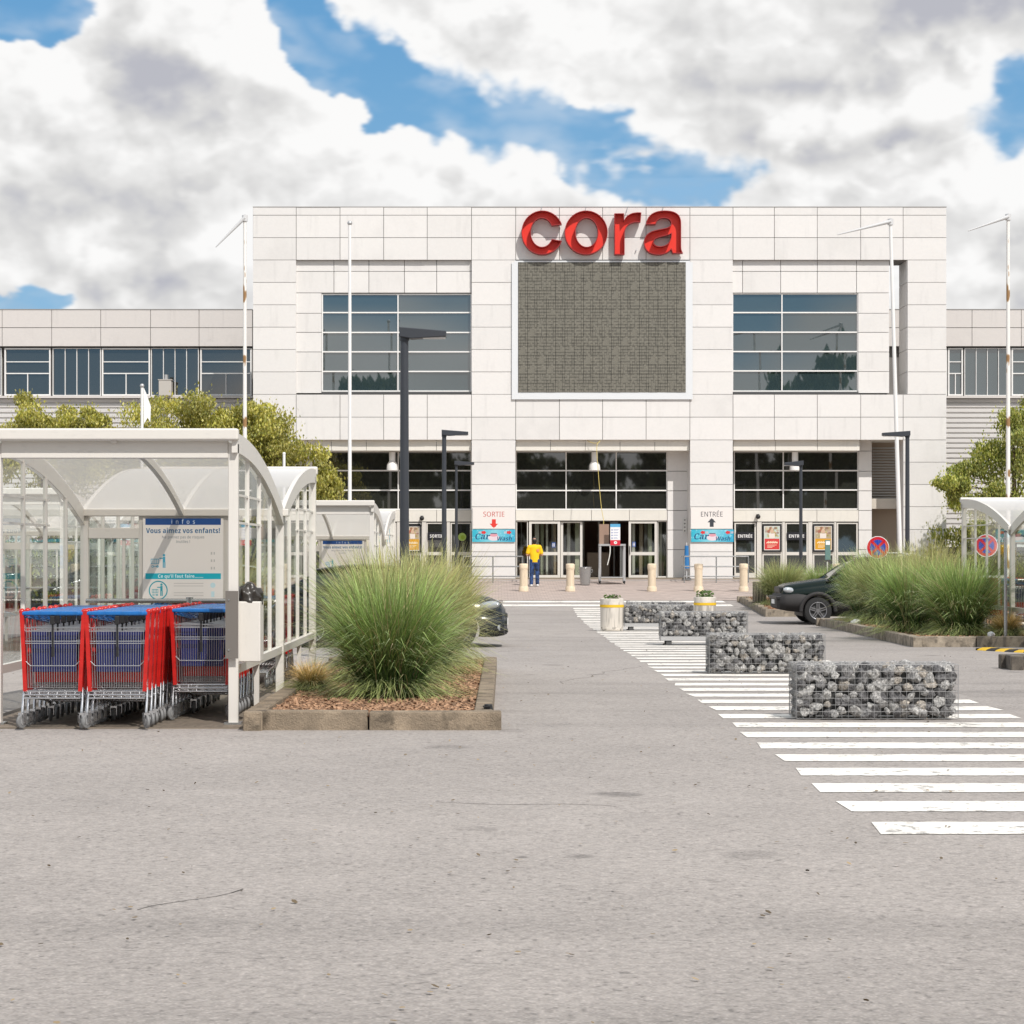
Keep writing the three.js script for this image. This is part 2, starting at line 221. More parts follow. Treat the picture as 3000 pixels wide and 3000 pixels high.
const MAT = {
  asphalt: std([1, 1, 1], 0.93, { map: rep(T.asphalt, 1 / 17), bumpMap: rep(T.asphaltBump, 1 / 1.6), bumpScale: 0.0025 }),
  paint: std([0.9, 0.89, 0.87], 0.75, { map: rep(T.paint, 1 / 3.7), bumpMap: rep(T.asphaltBump, 1 / 1.6), bumpScale: 0.003 }),
  paver: std([0.92, 0.92, 0.92], 0.9, { map: rep(T.paver, 0.5) }),
  kerb: std([0.62, 0.53, 0.43], 0.92, { map: rep(T.concrete, 0.9), bumpMap: rep(T.grain, 2), bumpScale: 0.006 }),
  kerbDark: std([0.72, 0.66, 0.58], 0.92, { map: rep(T.concrete, 1.3), bumpMap: rep(T.grain, 2), bumpScale: 0.006 }),
  kerbBlack: std([0.3, 0.28, 0.26], 0.92, { map: rep(T.concrete, 1.3) }), slab: std([0.5, 0.44, 0.38], 0.92, { map: rep(T.concrete, 0.5) }),
  mulch: std([0.8, 0.72, 0.64], 1, { map: rep(T.mulch, 1), bumpMap: rep(T.grain, 3), bumpScale: 0.02 }),
  panel: [0.815, 0.795, 0.83].map((v) => std([v, v * 0.978, v * 0.955], 0.42, { map: rep(T.grime, 0.16) })),
  panelWing: std([0.7, 0.665, 0.64], 0.5, { map: rep(T.grime, 0.21) }),
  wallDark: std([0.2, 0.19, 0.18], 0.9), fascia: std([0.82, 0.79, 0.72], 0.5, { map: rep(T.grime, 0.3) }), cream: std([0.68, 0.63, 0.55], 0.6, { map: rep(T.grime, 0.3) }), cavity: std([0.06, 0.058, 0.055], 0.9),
  roof: std([0.35, 0.34, 0.33], 0.95),
  frame: std([0.8, 0.79, 0.77], 0.4), doorFrame: std([0.66, 0.63, 0.58], 0.4), frameGrey: std([0.6, 0.6, 0.6], 0.4),
  glass: phy([0.03, 0.05, 0.055], 0.012, { ior: 2.5 }), glassDark: phy([0.026, 0.027, 0.023], 0.02, { ior: 2.2 }),
  pane: phy([0.93, 0.97, 0.95], 0.02, { transmission: 1, thickness: 0, ior: 1.5 }), doorGlass: phy([0.86, 0.88, 0.86], 0.02, { transmission: 1, thickness: 0, ior: 1.7 }),
  milky: phy([0.88, 0.85, 0.8], 0.66, { transmission: 0.82, thickness: 0 }),
  shelter: std([0.78, 0.75, 0.7], 0.38, { map: rep(T.grime, 0.6) }),
  cladding: std([0.66, 0.64, 0.62], 0.45, { metalness: 0.1 }), louvre: std([0.5, 0.48, 0.45], 0.6), brown: std([0.42, 0.33, 0.25], 0.8),
  pole: std([0.045, 0.05, 0.06], 0.45, { metalness: 0.2 }), flag: std([0.95, 0.95, 0.95], 0.45, { map: T.rustpole }), whitePole: std([0.8, 0.79, 0.77], 0.4), galva: std([0.42, 0.43, 0.43], 0.42, { metalness: 0.75, roughnessMap: T.patina }), alu: std([0.5, 0.5, 0.5], 0.45, { metalness: 0.6 }),
  chrome: std([0.62, 0.62, 0.63], 0.24, { metalness: 0.95 }), cage: std([0.4, 0.4, 0.4], 0.5, { metalness: 0.7 }), wire: std([0.55, 0.56, 0.57], 0.3, { metalness: 0.85 }), red: phy([0.62, 0.02, 0.016], 0.36, { map: rep(T.wear, 2.2), roughnessMap: rep(T.patina, 2) }), blue: phy([0.014, 0.17, 0.52], 0.42, { map: rep(T.wear, 3), roughnessMap: rep(T.patina, 2) }), navy: phy([0.01, 0.016, 0.11], 0.5),
  rubber: std([0.02, 0.02, 0.02], 0.85), wheelGrey: std([0.2, 0.2, 0.2], 0.6), black: std([0.015, 0.015, 0.016], 0.5), darkGrey: std([0.08, 0.08, 0.08], 0.7),
  bollard: std([1, 0.83, 0.61], 0.85, { map: rep(T.bollard, 1.2), bumpMap: rep(T.grain, 3), bumpScale: 0.004 }), pot: std([0.9, 0.88, 0.85], 0.8, { map: T.pot }), yellow: std([0.75, 0.47, 0.015], 0.6, { map: rep(T.grime, 2) }),
  stone: [[0.85, 0.85, 0.86], [0.5, 0.5, 0.52], [1, 1, 1], [0.3, 0.3, 0.32], [0.95, 0.88, 0.8]].map((c) => std(c, 0.95, { map: rep(T.stone, 3) })), gapShade: std([0.05, 0.05, 0.05], 1),
  grass: phy([1, 1, 1], 0.6, { vertexColors: true, side: THREE.DoubleSide, transmission: 0.35, thickness: 0 }), leaf: phy([1, 1, 1], 0.6, { vertexColors: true, side: THREE.DoubleSide, transmission: 0.5, thickness: 0 }), bark: std([0.5, 0.45, 0.4], 0.95, { map: T.bark }),
  ledFace: std([0.85, 0.85, 0.85], 0.85, { map: T.led }), ledFrame: std([0.69, 0.71, 0.725], 0.5),
  skin: std([0.5, 0.28, 0.19], 0.55), hair: std([0.012, 0.009, 0.008], 0.6), shirt: std([0.85, 0.52, 0.008], 0.85), jeans: std([1, 1, 1], 0.9, { map: rep(T.denim, 2) }), shoe: std([0.75, 0.75, 0.75], 0.6),
  suvPaint: phy([0.003, 0.01, 0.008], 0.22, { specularIntensity: 0.6 }), cladBlack: std([0.022, 0.02, 0.02], 0.7), carPaint: phy([0.016, 0.02, 0.025], 0.2, { specularIntensity: 0.9 }), redPaint: phy([0.16, 0.012, 0.012], 0.22, { specularIntensity: 0.9 }), silver: phy([0.42, 0.43, 0.45], 0.3, { clearcoat: 1, metalness: 0.6 }),
  carGlass: phy([0.012, 0.02, 0.02], 0.02, { ior: 1.7 }), lamp: phy([0.5, 0.53, 0.55], 0.08, { clearcoat: 1, metalness: 0.4 }), amber: phy([0.7, 0.25, 0.02], 0.2), rim: std([0.4, 0.4, 0.42], 0.35, { metalness: 0.8 }), rimSilver: std([0.5, 0.5, 0.5], 0.3, { metalness: 0.9 }),
  sign: std([0.8, 0.035, 0.018], 0.45), signRim: std([0.3, 0.012, 0.012], 0.5), paper: std([0.85, 0.85, 0.83], 0.8), concreteBox: std([0.5, 0.47, 0.43], 0.9), brownBoard: std([0.3, 0.2, 0.15], 0.8), hose: std([0.6, 0.47, 0.13], 0.5), ribbon: std([0.8, 0.8, 0.75], 0.6), hedge: phy([1, 1, 1], 0.7, { vertexColors: true, side: THREE.DoubleSide }), stripOlive: std([0.45, 0.46, 0.33], 0.8), lobbyFloor: std([0.3, 0.26, 0.22], 0.35), lobbyWall: std([0.34, 0.2, 0.14], 0.8),
};

// ---------- ground ----------
function sheet(x0, x1, z0, z1, lift, gap = 2) {  // a sheet on the ground profile; x may be functions of z
  const zs = [z0]; for (let z = Math.ceil(z0 / gap) * gap; z < z1; z += gap) if (z > z0) zs.push(z); zs.push(z1);
  const f = (x, z) => (typeof x === 'function' ? x(z) : x), p = [], uv = [], id = [];
  zs.forEach((z, i) => { for (const x of [f(x0, z), f(x1, z)]) { p.push(x, gy(z) + lift, z); uv.push(x, z); } if (i) { const a = i * 2 - 2; id.push(a, a + 3, a + 1, a, a + 2, a + 3); } });
  const g = new THREE.BufferGeometry(); g.setAttribute('position', new THREE.Float32BufferAttribute(p, 3)); g.setAttribute('uv', new THREE.Float32BufferAttribute(uv, 2)); g.setIndex(id); g.computeVertexNormals(); return g;
}
{
  const zs = [-900, -300, -140, -82, -79.4, -77, -75, -72.7, -68, -64, -60, -57, -54.5, -52, -49.5, -47, -43, -39, -34, -28, -25, -22, -15, -8, 0, 60, 400], p = [], uv = [], id = [];
  zs.forEach((z, i) => { for (const x of [-700, 700]) { p.push(x, gy(z), z); uv.push(x, z); } if (i) { const a = i * 2 - 2; id.push(a, a + 3, a + 1, a, a + 2, a + 3); } });
  const g = new THREE.BufferGeometry(); g.setAttribute('position', new THREE.Float32BufferAttribute(p, 3)); g.setAttribute('uv', new THREE.Float32BufferAttribute(uv, 2)); g.setIndex(id); g.computeVertexNormals();
  struct('ground', g, MAT.asphalt);
  struct('pavement', sheet(-30, 40, -81.2, -66.4, 0.012), MAT.paver);
  const cross = thing('zebra_crossing', 'wide zebra crossing of white painted stripes running towards the shop entrance', 'zebra crossing'); cross.userData.kind = 'structure'; delete cross.userData.category;
  const ragged = (x0, x1, za, zb) => { const p = [], uv = [], id = [], n = 70; for (let i = 0; i <= n; i++) { const x = mix(x0, x1, i / n), e = i === 0 || i === n ? 0.03 : 0; for (const z of [za + rr(-0.011, 0.011), zb + rr(-0.011, 0.011)]) { p.push(x + rr(-e, e), gy(z) + 0.004, z); uv.push(x, z); } if (i) { const a = i * 2 - 2; id.push(a, a + 1, a + 2, a + 1, a + 3, a + 2); } } const g = new THREE.BufferGeometry(); g.setAttribute('position', new THREE.Float32BufferAttribute(p, 3)); g.setAttribute('uv', new THREE.Float32BufferAttribute(uv, 2)); g.setIndex(id); g.computeVertexNormals(); return g; };
  for (let k = 0; k < 48; k++) { const z = -12.2 - k * 1.05; part(cross, 'stripe', ragged(2.16 + rr(-0.02, 0.02), 5.05 + rr(-0.03, 0.03), z - 0.27, z + 0.27), MAT.paint); }
  const tl = thing('road_marking', 'pair of white painted bands across the road at the pavement edge', 'road marking'); tl.userData.kind = 'structure'; delete tl.userData.category;
  part(tl, 'line', sheet(0.15, 7.0, -66.3, -65.2, 0.004), MAT.paint); part(tl, 'line', sheet(0.1, 7.0, -63.9, -62.9, 0.004), MAT.paint);
}

{ // leaves and grit on the asphalt
  reseed(66); const n = 900, im = new THREE.InstancedMesh(new THREE.CircleGeometry(0.016, 5).rotateX(-Math.PI / 2), std([1, 1, 1], 0.95, { side: THREE.DoubleSide }), n), m = new THREE.Matrix4(), q = new THREE.Quaternion(); im.name = 'fallen_leaves'; im.userData = { kind: 'stuff', label: 'scattered dry leaf bits and grit on the grey asphalt', category: 'leaves' };
  for (let k = 0; k < n; k++) { const z = -rr(6, 45), x = rr(-0.26, 0.26) * -z; q.setFromEuler(new THREE.Euler(rr(-0.3, 0.3), rnd() * 6, rr(-0.3, 0.3))); m.compose(V(x, gy(z) + 0.012, z), q, V(rr(0.3, 1.2), 1, rr(0.3, 0.9))); im.setMatrixAt(k, m); const t = rr(0.15, 0.9); im.setColorAt(k, lc(0.4 * t, 0.3 * t, 0.18 * t)); }
  scene.add(im);
  const crack = (x0, z0, len, ang) => { const p = []; let x = x0, z = z0, a = ang; for (let k = 0; k < len / 0.12; k++) { p.push(V(x, gy(z) + 0.0025, z)); a += rr(-0.5, 0.5); a = mix(a, ang, 0.25); x += Math.cos(a) * 0.12; z += Math.sin(a) * 0.12; } const g = []; for (let k = 0; k + 1 < p.length; k++) g.push(beam(p[k], p[k + 1], rr(0.002, 0.006), 0.001)); return g; };
  struct('asphalt_cracks', join([...crack(-0.4, -13.5, 1.3, 0.6), ...crack(0.8, -26, 5, -1.5), ...crack(-1.6, -9.4, 0.8, -0.8)]), std([0.07, 0.065, 0.06], 1));
}

// ---------- the store ----------
const B0 = at(CX, 1092, 50), Y0 = B0.y;
const bX = (u, d = 0) => (u - CX) / 50 * (1 + d / 80), bY = (v, d = 0) => EYE + (HY - v) / 50 * (1 + d / 80) - Y0;
const store = thing('store_building', 'white panelled supermarket front with large windows and glazed entrances', 'building', [0, Y0, B0.z]);
const U = (u0, u1, v0, v1, z0, z1, d = 0) => bx(bX(u0, d), bX(u1, d), bY(v1, d), bY(v0, d), z0, z1);
const cols = [477, 558.8, 641.5, 723.9, 806, 889.6, 973, 1055.5, 1137, 1219, 1301.7, 1383, 1461, 1542, 1624, 1704, 1786], rowsTop = [391, 406, 448.3, 490.5], rowsMid = [744, 787, 830], rowsUp = [490.5, 532.8, 575, 617.2, 659.4, 701.6, 744], rowsLow = [830, 872, 914, 956, 999, 1041, 1092];
reseed(5);
{
  const panel = (u0, u1, v0, v1, z = 0, d = 0, th = 0.05) => {
    const e = 0.5, g = U(u0 + e, u1 - e, v0 + e, v1 - e, z - th, z + rr(-0.006, 0.006), d);
    const m = part(store, 'panel', uvw(g, 1, [rnd() * 9, rnd() * 9]), MAT.panel[Math.floor(rnd() * 3)]); return m;
  };
  for (let r = 0; r < 3; r++) for (let c = 0; c < 16; c++) panel(cols[c], cols[c + 1], rowsTop[r], rowsTop[r + 1]);
  for (let r = 0; r < 2; r++) for (let c = 0; c < 16; c++) panel(cols[c], cols[c + 1], rowsMid[r], rowsMid[r + 1]);
  const piers = [0, 5, 10, 15];
  for (const c of piers) { for (let r = 0; r < 6; r++) panel(c === 15 ? 1712 : cols[c], cols[c + 1], rowsUp[r], rowsUp[r + 1]); for (let r = 0; r < 6; r++) panel(cols[c], cols[c + 1], rowsLow[r], rowsLow[r + 1]); }
  // solid frame behind the panels
  const w = [U(477, 1786, 391.4, 490.2, -1.6, -0.05), U(477, 1786, 744.3, 829.2, -1.32, -0.05)];
  part(store, 'wall', join(w), MAT.wallDark);
  part(store, 'soffit_sheet', U(477, 1786, 829.2, 829.8, -1.3, -0.06), MAT.fascia);
  for (const c of piers) {
    const a = cols[c] + 0.4, b = cols[c + 1] - 0.4;
    part(store, 'pier', join([U(c === 15 ? 1712.6 : a, b, 490.2, 744.3, -1.6, -0.05), U(a, b, 829.7, 1092, -1.3, -0.05)]), MAT.panel[1]);
  }
  // right reveal of the free-standing end pier
  for (let r = 0; r < 6; r++) part(store, 'panel', uvw(U(1711, 1712.4, rowsUp[r] + 0.5, rowsUp[r + 1] - 0.5, -1.55, -0.06)), MAT.panel[0]);
  for (let r = 0; r < 6; r++) part(store, 'panel', uvw(bx(bX(1676) + 0.002, bX(1676) + 0.04, bY(rowsUp[r + 1] - 0.5), bY(rowsUp[r] + 0.5), -5, -0.34)), MAT.panel[1]);
  // recessed wall of the upper floor
  const zr = -0.16, rec = (u0, u1, v0, v1) => panel(u0, u1, v0, v1, zr, 0.16, 0.16);
  for (const [us, rows] of [[[557, 630, 696, 763, 824, 890], [490.5, 512, 552.5]], [[557, 607], [552.5, 591, 627, 664, 701, 742]], [[1380, 1401, 1473, 1542, 1616, 1678], [490.5, 512, 552.5]], [[1619, 1678], [552.5, 591, 627, 664, 701, 742]]])
    for (let i = 0; i + 1 < us.length; i++) for (let j = 0; j + 1 < rows.length; j++) rec(us[i], us[i + 1], rows[j], rows[j + 1]);
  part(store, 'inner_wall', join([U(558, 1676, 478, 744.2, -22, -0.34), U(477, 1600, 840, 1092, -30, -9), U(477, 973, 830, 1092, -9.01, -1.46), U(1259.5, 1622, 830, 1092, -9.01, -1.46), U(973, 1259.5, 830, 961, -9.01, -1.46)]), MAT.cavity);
  part(store, 'roof', join([U(560, 1676, 440, 478, -22, -1.62), U(477, 1786, 389.6, 391.2, -1.6, 0.01)]), MAT.roof);
  // windows: frame bars and panes that can be told apart
  const windowAt = (us, vs, d, z, glass, mk = MAT.frame, bw = 1.7) => {
    const w = sub(store, 'window'), bars = [];
    us.forEach((u) => bars.push(U(u - bw * 0.6, u + bw * 0.6, vs[0], vs[vs.length - 1], z - 0.06, z + 0.06, d)));
    vs.forEach((v) => bars.push(U(us[0] - bw * 0.6, us[us.length - 1] + bw * 0.6, v - bw * 0.7, v + bw * 0.7, z - 0.055, z + 0.055, d)));
    part(w, 'frame', join(bars), mk);
    for (let i = 0; i + 1 < us.length; i++) for (let j = 0; j + 1 < vs.length; j++) {
      const cx = (bX(us[i], d) + bX(us[i + 1], d)) / 2, cy = (bY(vs[j], d) + bY(vs[j + 1], d)) / 2;
      const p = part(w, 'pane', new THREE.BoxGeometry(bX(us[i + 1], d) - bX(us[i], d), bY(vs[j], d) - bY(vs[j + 1], d), 0.012), glass);
      p.position.set(cx, cy, z - 0.02); p.rotation.set(rr(-0.004, 0.004), rr(-0.012, 0.012), 0);
    }
    return w;
  };
  windowAt([608.5, 751, 889], [555.5, 590, 627.5, 664, 701, 738], 0.28, -0.28, MAT.glass);
  windowAt([1382, 1475, 1617.5], [554.5, 590, 627, 663.5, 700, 738], 0.28, -0.28, MAT.glass);
  part(store, 'sill', join([U(607, 890, 739.5, 743.5, -0.3, -0.1, 0.2), U(1383, 1619, 739.5, 743.5, -0.3, -0.1, 0.2)]), MAT.darkGrey);
  windowAt([601, 660, 751.5, 889], [852, 888, 925, 961], 1.25, -1.25, MAT.glassDark);
  windowAt([974, 1068, 1162.5, 1258], [852, 888, 925.5, 961], 1.25, -1.25, MAT.glassDark);
  windowAt([1385, 1477.5, 1618.5], [852, 888, 924.5, 960.5], 1.25, -1.25, MAT.glassDark);
  // fascias and side walls in the recess
  const fas = (u0, u1, v0, v1, z = -1.12) => { const n = Math.max(1, Math.round((u1 - u0) / 70)); for (let i = 0; i < n; i++) part(store, 'fascia_panel', uvw(U(u0 + (u1 - u0) * i / n + 0.4, u0 + (u1 - u0) * (i + 1) / n - 0.4, v0, v1, z < -0.5 ? -1.4 : z - 0.06, z, -z)), MAT.fascia); if (z > -0.5) part(store, 'fascia_return', U(u0, u1, v1 - 0.6, v1, -1.2, z - 0.061, -z), MAT.fascia); };
  fas(559, 889.5, 829.9, 850, -0.2); fas(973.2, 1301, 829.9, 850, -0.2); fas(1383.4, 1622, 829.9, 850, -0.2);
  fas(559, 890, 962.5, 984); fas(973, 1259, 962.5, 982); fas(1384, 1620, 962.5, 984);
  const side = (u0, u1, rows, z, d) => { for (let j = 0; j + 1 < rows.length; j++) part(store, 'panel', uvw(U(u0 + 0.3, u1 - 0.3, rows[j] + 0.5, rows[j + 1] - 0.5, z - 0.2, z, d)), MAT.panel[2]); };
  side(1259.3, 1302.5, [829, 851, 889, 926, 963, 1000, 1037, 1090], -1.1, 1.1);
  side(559, 600, [829, 851, 889, 926, 963, 1000, 1037, 1090], -1.1, 1.1);
  side(1620, 1645, [829, 851, 889, 926, 963, 1000, 1037, 1090], -1.1, 1.1);
  // louvred recess beside the right entrance, with a brown wall below
  const lv = sub(store, 'louvre'); for (let k = 0; k < 19; k++) { const y = bY(940, 2.2) + k * 0.108; part(lv, 'slat', new THREE.BoxGeometry(1.45, 0.07, 0.02).rotateX(-0.6).translate((bX(1645, 2.2) + bX(1700, 2.2)) / 2, y, -2.2), MAT.louvre); }
  part(store, 'brown_wall', join([U(1640, 1705, 830, 945, -2.8, -2.35, 2.35), U(1640, 1705, 958, 1092, -2.7, -2.2, 2.2)]), MAT.brown);
  part(store, 'louvre_beam', U(1640, 1705, 941, 960, -2.5, -1.5, 1.7), MAT.cream);
  part(store, 'soffit', U(1621, 1704, 826, 829.4, -3, -1.33), MAT.fascia);
  part(store, 'downpipe', bar(V(bX(1694, 1.7), bY(735), -1.7), V(bX(1694, 1.7), bY(1088), -1.7), 0.05, 8), MAT.frameGrey);
  part(store, 'plinth', join([U(477, 974, 1092, 1094, -1.4, 0.03), U(1300, 1706, 1092, 1094, -1.4, 0.03)]), MAT.kerbDark);
  // entrance steps up: threshold slab and lobby
  part(store, 'threshold', bx(bX(560, 1), bX(1640, 1), -0.04, 0.035, -1.4, -0.3), MAT.kerbDark);
  const lob = sub(store, 'lobby');
  part(lob, 'floor', bx(bX(974, 1.5), bX(1259, 1.5), -0.05, 0.03, -9, -1.41), MAT.lobbyFloor);
  part(lob, 'back_wall', bx(bX(974), bX(1259), 0, 2.7, -8.9, -8.8), MAT.lobbyWall);
  for (let k = 0; k < 9; k++) part(lob, 'post', bx(bX(985 + k * 31), bX(987.5 + k * 31 + (k % 3)), 0.03, 2.35, -5.1, -5.0), MAT.doorFrame);
  part(lob, 'inner_transom', bx(bX(980), bX(1259), 2.3, 2.5, -5.12, -4.98), MAT.doorFrame);
  for (const [a, b, m, z] of [[1009, 1017, 'a', 1.9], [1020, 1026, 'b', 2.1], [1030, 1034, 'a', 1.85], [1044, 1049, 'c', 2], [1070, 1076, 'a', 2.2], [1085, 1093, 'b', 2.3], [1193, 1198, 'a', 1.9], [1206, 1213, 'c', 2.0], [1222, 1230, 'b', 1.9], [1243, 1249, 'a', 2.2]]) part(lob, 'added_strip', bx(bX(a, z), bX(b, z), 0.06, 2.3, -z - 0.02, -z), { a: MAT.fascia, b: MAT.stripOlive, c: MAT.brown }[m]);  // upright strips added behind the glass to catch sunlight and brighten the doors
  part(lob, 'counter', rbx(bX(1108, 4), bX(1150, 4), 0.03, 1.0, -4.6, -4.1, 0.03), MAT.brown);
  // doors
  const door = (u0, u1, v0, v1, z, glass, o = {}) => {
    const d = sub(store, 'door'), st = o.stile ?? 3, zz = z;
    const bars = [U(u0, u0 + st, v0, v1, zz - 0.05, zz + 0.04, 1.2), U(u1 - st, u1, v0, v1, zz - 0.05, zz + 0.04, 1.2), U(u0 + st, u1 - st, v0, v0 + st, zz - 0.048, zz + 0.038, 1.2), U(u0 + st, u1 - st, v1 - (o.foot ?? 6), v1, zz - 0.048, zz + 0.038, 1.2)];
    if (o.rail !== false) bars.push(U(u0 + st, u1 - st, 1041.5, 1047.5, zz - 0.046, zz + 0.036, 1.2));
    part(d, 'frame', join(bars), o.mat ?? MAT.doorFrame);
    part(d, 'pane', U(u0 + st, u1 - st, v0 + st, v1 - 5, zz - 0.012, zz, 1.2), glass);
    if (o.handle) part(d, 'handle', U(o.handle, o.handle + 1.2, 1030, 1046, zz + 0.04, zz + 0.08, 1.2), MAT.black);
    return d;
  };
  door(974, 996, 983, 1092, -1.22, MAT.doorGlass, { stile: 1.6, rail: false, foot: 3 });
  door(998, 1057, 983, 1091, -1.2, MAT.doorGlass, { stile: 5 });
  door(1058, 1099, 982, 1091, -1.3, MAT.doorGlass, { stile: 4.5 });
  door(1186, 1239.5, 983, 1091, -1.2, MAT.doorGlass, { stile: 4.5, handle: 1187.5 });
  door(1240.5, 1259, 983, 1091, -1.24, MAT.doorGlass, { stile: 1.6, rail: false, foot: 4 });
  part(store, 'door_head', U(974, 1259, 981.5, 984, -1.45, -1.25, 1.2), MAT.darkGrey);
  const outer = [[1385.5, 1426], [1428, 1437, 1], [1438, 1475], [1476, 1481, 1], [1481.5, 1524], [1525, 1533, 1], [1533.5, 1573], [1574, 1578, 1], [1578.5, 1618]];
  for (const [a, b, post] of outer) post ? part(store, 'door_post', U(a, b, 985, 1092, -1.4, -1.14, 1.14), MAT.doorFrame) : door(a, b, 986, 1091, -1.2, MAT.glassDark, { stile: 2.6, foot: 10 });
  for (const [a, b, post] of [[720, 748], [749, 762, 1], [763, 795], [796, 804, 1], [804.5, 842], [843, 849, 1], [850, 889]]) post ? part(store, 'door_post', U(a, b, 985, 1092, -1.4, -1.14, 1.14), MAT.doorFrame) : door(a, b, 986, 1091, -1.2, MAT.glassDark, { stile: 2.4, foot: 10 });
  part(store, 'wall', U(601, 719, 985, 1092, -1.4, -1.15, 1.15), MAT.cream);
}

// printed surfaces on the front
const printMat = (t, rough = 0.6) => std([0.86, 0.85, 0.84], rough, { map: t });
function board(o, name, u0, u1, v0, v1, s, m, edge = MAT.paper, th = 0.03) {  // a flat printed board with a thickness, facing the camera side
  const a = at(u0, v1, s), b = at(u1, v0, s), g = new THREE.BoxGeometry(b.x - a.x, b.y - a.y, th);
  const e = part(o, name, g, [edge, edge, edge, edge, m, edge]); e.position.set((a.x + b.x) / 2 - o.position.x, (a.y + b.y) / 2 - o.position.y, a.z - o.position.z); return e;
}
const S0 = 50.02, SR = F / 81.12;
function single(name, label, cat, u0, u1, v0, v1, s, m, partName, edge, th, group) { const c = at((u0 + u1) / 2, v1, s), o = thing(name, label, cat, [c.x, c.y, c.z], 0, group); board(o, partName, u0, u1, v0, v1, s, m, edge, th); return o; }
const text = (x, s, px, py, font, color, align = 'center', wd) => { x.font = font; x.fillStyle = color; x.textAlign = align; x.textBaseline = 'middle'; x.fillText(s, px, py, wd); };
const dirSign = (word, col, up) => printMat(canvasTex(512, 256, (x, w, h) => {
  x.fillStyle = '#f1ece8'; x.fillRect(0, 0, w, h); text(x, word, w / 2, 82, '82px sans-serif', col);
  x.fillStyle = up ? '#3b3f47' : '#e8392e'; const d = up ? -1 : 1, cy = 188; x.fillRect(w / 2 - 24, cy - 46, 48, 92); x.beginPath(); x.moveTo(w / 2 - 52, cy + d * 8); x.lineTo(w / 2 + 52, cy + d * 8); x.lineTo(w / 2, cy + d * 60); x.fill();
}));
single('wall_sign', 'white panel reading SORTIE with red down arrow on the left pier', 'sign', 892, 971.5, 957.5, 997.5, S0, dirSign('SORTIE', '#c9504a', false), 'panel', MAT.panel[1], 0.012);
single('wall_sign', 'white panel reading ENTRÉE with dark up arrow on the right pier', 'sign', 1303.5, 1382, 957.5, 997.5, S0, dirSign('ENTRÉE', '#4a4a50', true), 'panel', MAT.panel[1], 0.012);
const wash = (left) => printMat(canvasTex(640, 192, (x, w, h) => {
  const g = x.createLinearGradient(0, 0, w, h); g.addColorStop(0, '#22b3cf'); g.addColorStop(0.5, '#8fd6e6'); g.addColorStop(1, '#25a9d0'); x.fillStyle = g; x.fillRect(0, 0, w, h);
  reseed(17); for (let i = 0; i < 90; i++) { x.fillStyle = `rgba(255,255,255,${rr(0.1, 0.4)})`; x.beginPath(); x.arc(rr(0, w), rr(0, h), rr(2, 12), 0, 7); x.fill(); }
  x.fillStyle = '#e9dbe4'; x.beginPath(); x.ellipse(w * 0.5, h * 0.66, 84, 46, 0, 0, 7); x.fill(); x.fillStyle = '#e3a0ae'; x.beginPath(); x.ellipse(w * 0.5, h * 0.44, 58, 26, 0, 0, 7); x.fill(); x.fillStyle = '#3d6c80'; x.fillRect(w * 0.43, h * 0.28, 92, 14);
  x.save(); x.translate(20, 150); x.transform(1, 0, -0.2, 1, 0, 0); text(x, 'Car', 10, -44, 'bold 128px serif', '#124a78', 'left'); text(x, 'Wash', 345, -10, 'bold 88px sans-serif', '#124a78', 'left'); x.restore();
  for (const cx of [w * 0.27, w * 0.86]) { x.fillStyle = '#e02d2d'; const d = left ? -1 : 1; x.beginPath(); x.moveTo(cx - 34 * d, 26); x.lineTo(cx, 26); x.lineTo(cx, 12); x.lineTo(cx + 36 * d, 46); x.lineTo(cx, 80); x.lineTo(cx, 66); x.lineTo(cx - 34 * d, 66); x.fill(); x.fillStyle = '#f4c9c9'; for (let k = 1; k < 4; k++) x.fillRect(cx - (34 + 14 * k) * d, 30, 7, 32); }
}));
single('banner', 'blue car wash banner below the red SORTIE sign', 'banner', 891, 972, 999, 1022.5, 50.03, wash(false), 'sheet', MAT.paper, 0.02);
single('banner', 'blue car wash banner below the dark ENTRÉE sign', 'banner', 1304, 1384, 999, 1022.5, 50.03, wash(true), 'sheet', MAT.paper, 0.02);
const poster = (top, bot, word) => printMat(canvasTex(192, 288, (x, w, h) => {
  x.fillStyle = '#efece6'; x.fillRect(0, 0, w, h); x.fillStyle = top; x.fillRect(10, 10, w - 20, h * 0.5); reseed(word.length * 7 + 3);
  for (let i = 0; i < 60; i++) { x.fillStyle = `hsla(${rr(10, 60)},${rr(20, 50)}%,${rr(35, 90)}%,.6)`; x.beginPath(); x.ellipse(rr(24, w - 24), rr(24, h * 0.47), rr(5, 18), rr(5, 20), 0, 0, 7); x.fill(); }
  x.fillStyle = '#d8b69c'; x.beginPath(); x.arc(w / 2, 66, 22, 0, 7); x.fill(); x.fillStyle = '#f0e6dd'; x.fillRect(w / 2 - 34, 90, 68, 56);
  x.fillStyle = bot; x.fillRect(10, h * 0.53, w - 20, h * 0.44); x.strokeStyle = '#fbeccf'; x.lineWidth = 7; x.beginPath(); for (let k = 0; k <= 60; k++) { const X = 34 + k * 2.1, Y = h * 0.68 + 13 * Math.sin(k * 0.9) * Math.cos(k * 0.31); k ? x.lineTo(X, Y) : x.moveTo(X, Y); } x.stroke(); x.fillStyle = '#fbeccf'; for (let k = 0; k < 3; k++) x.fillRect(40, h * 0.78 + k * 14, w - 80 - k * 26, 5);
}));
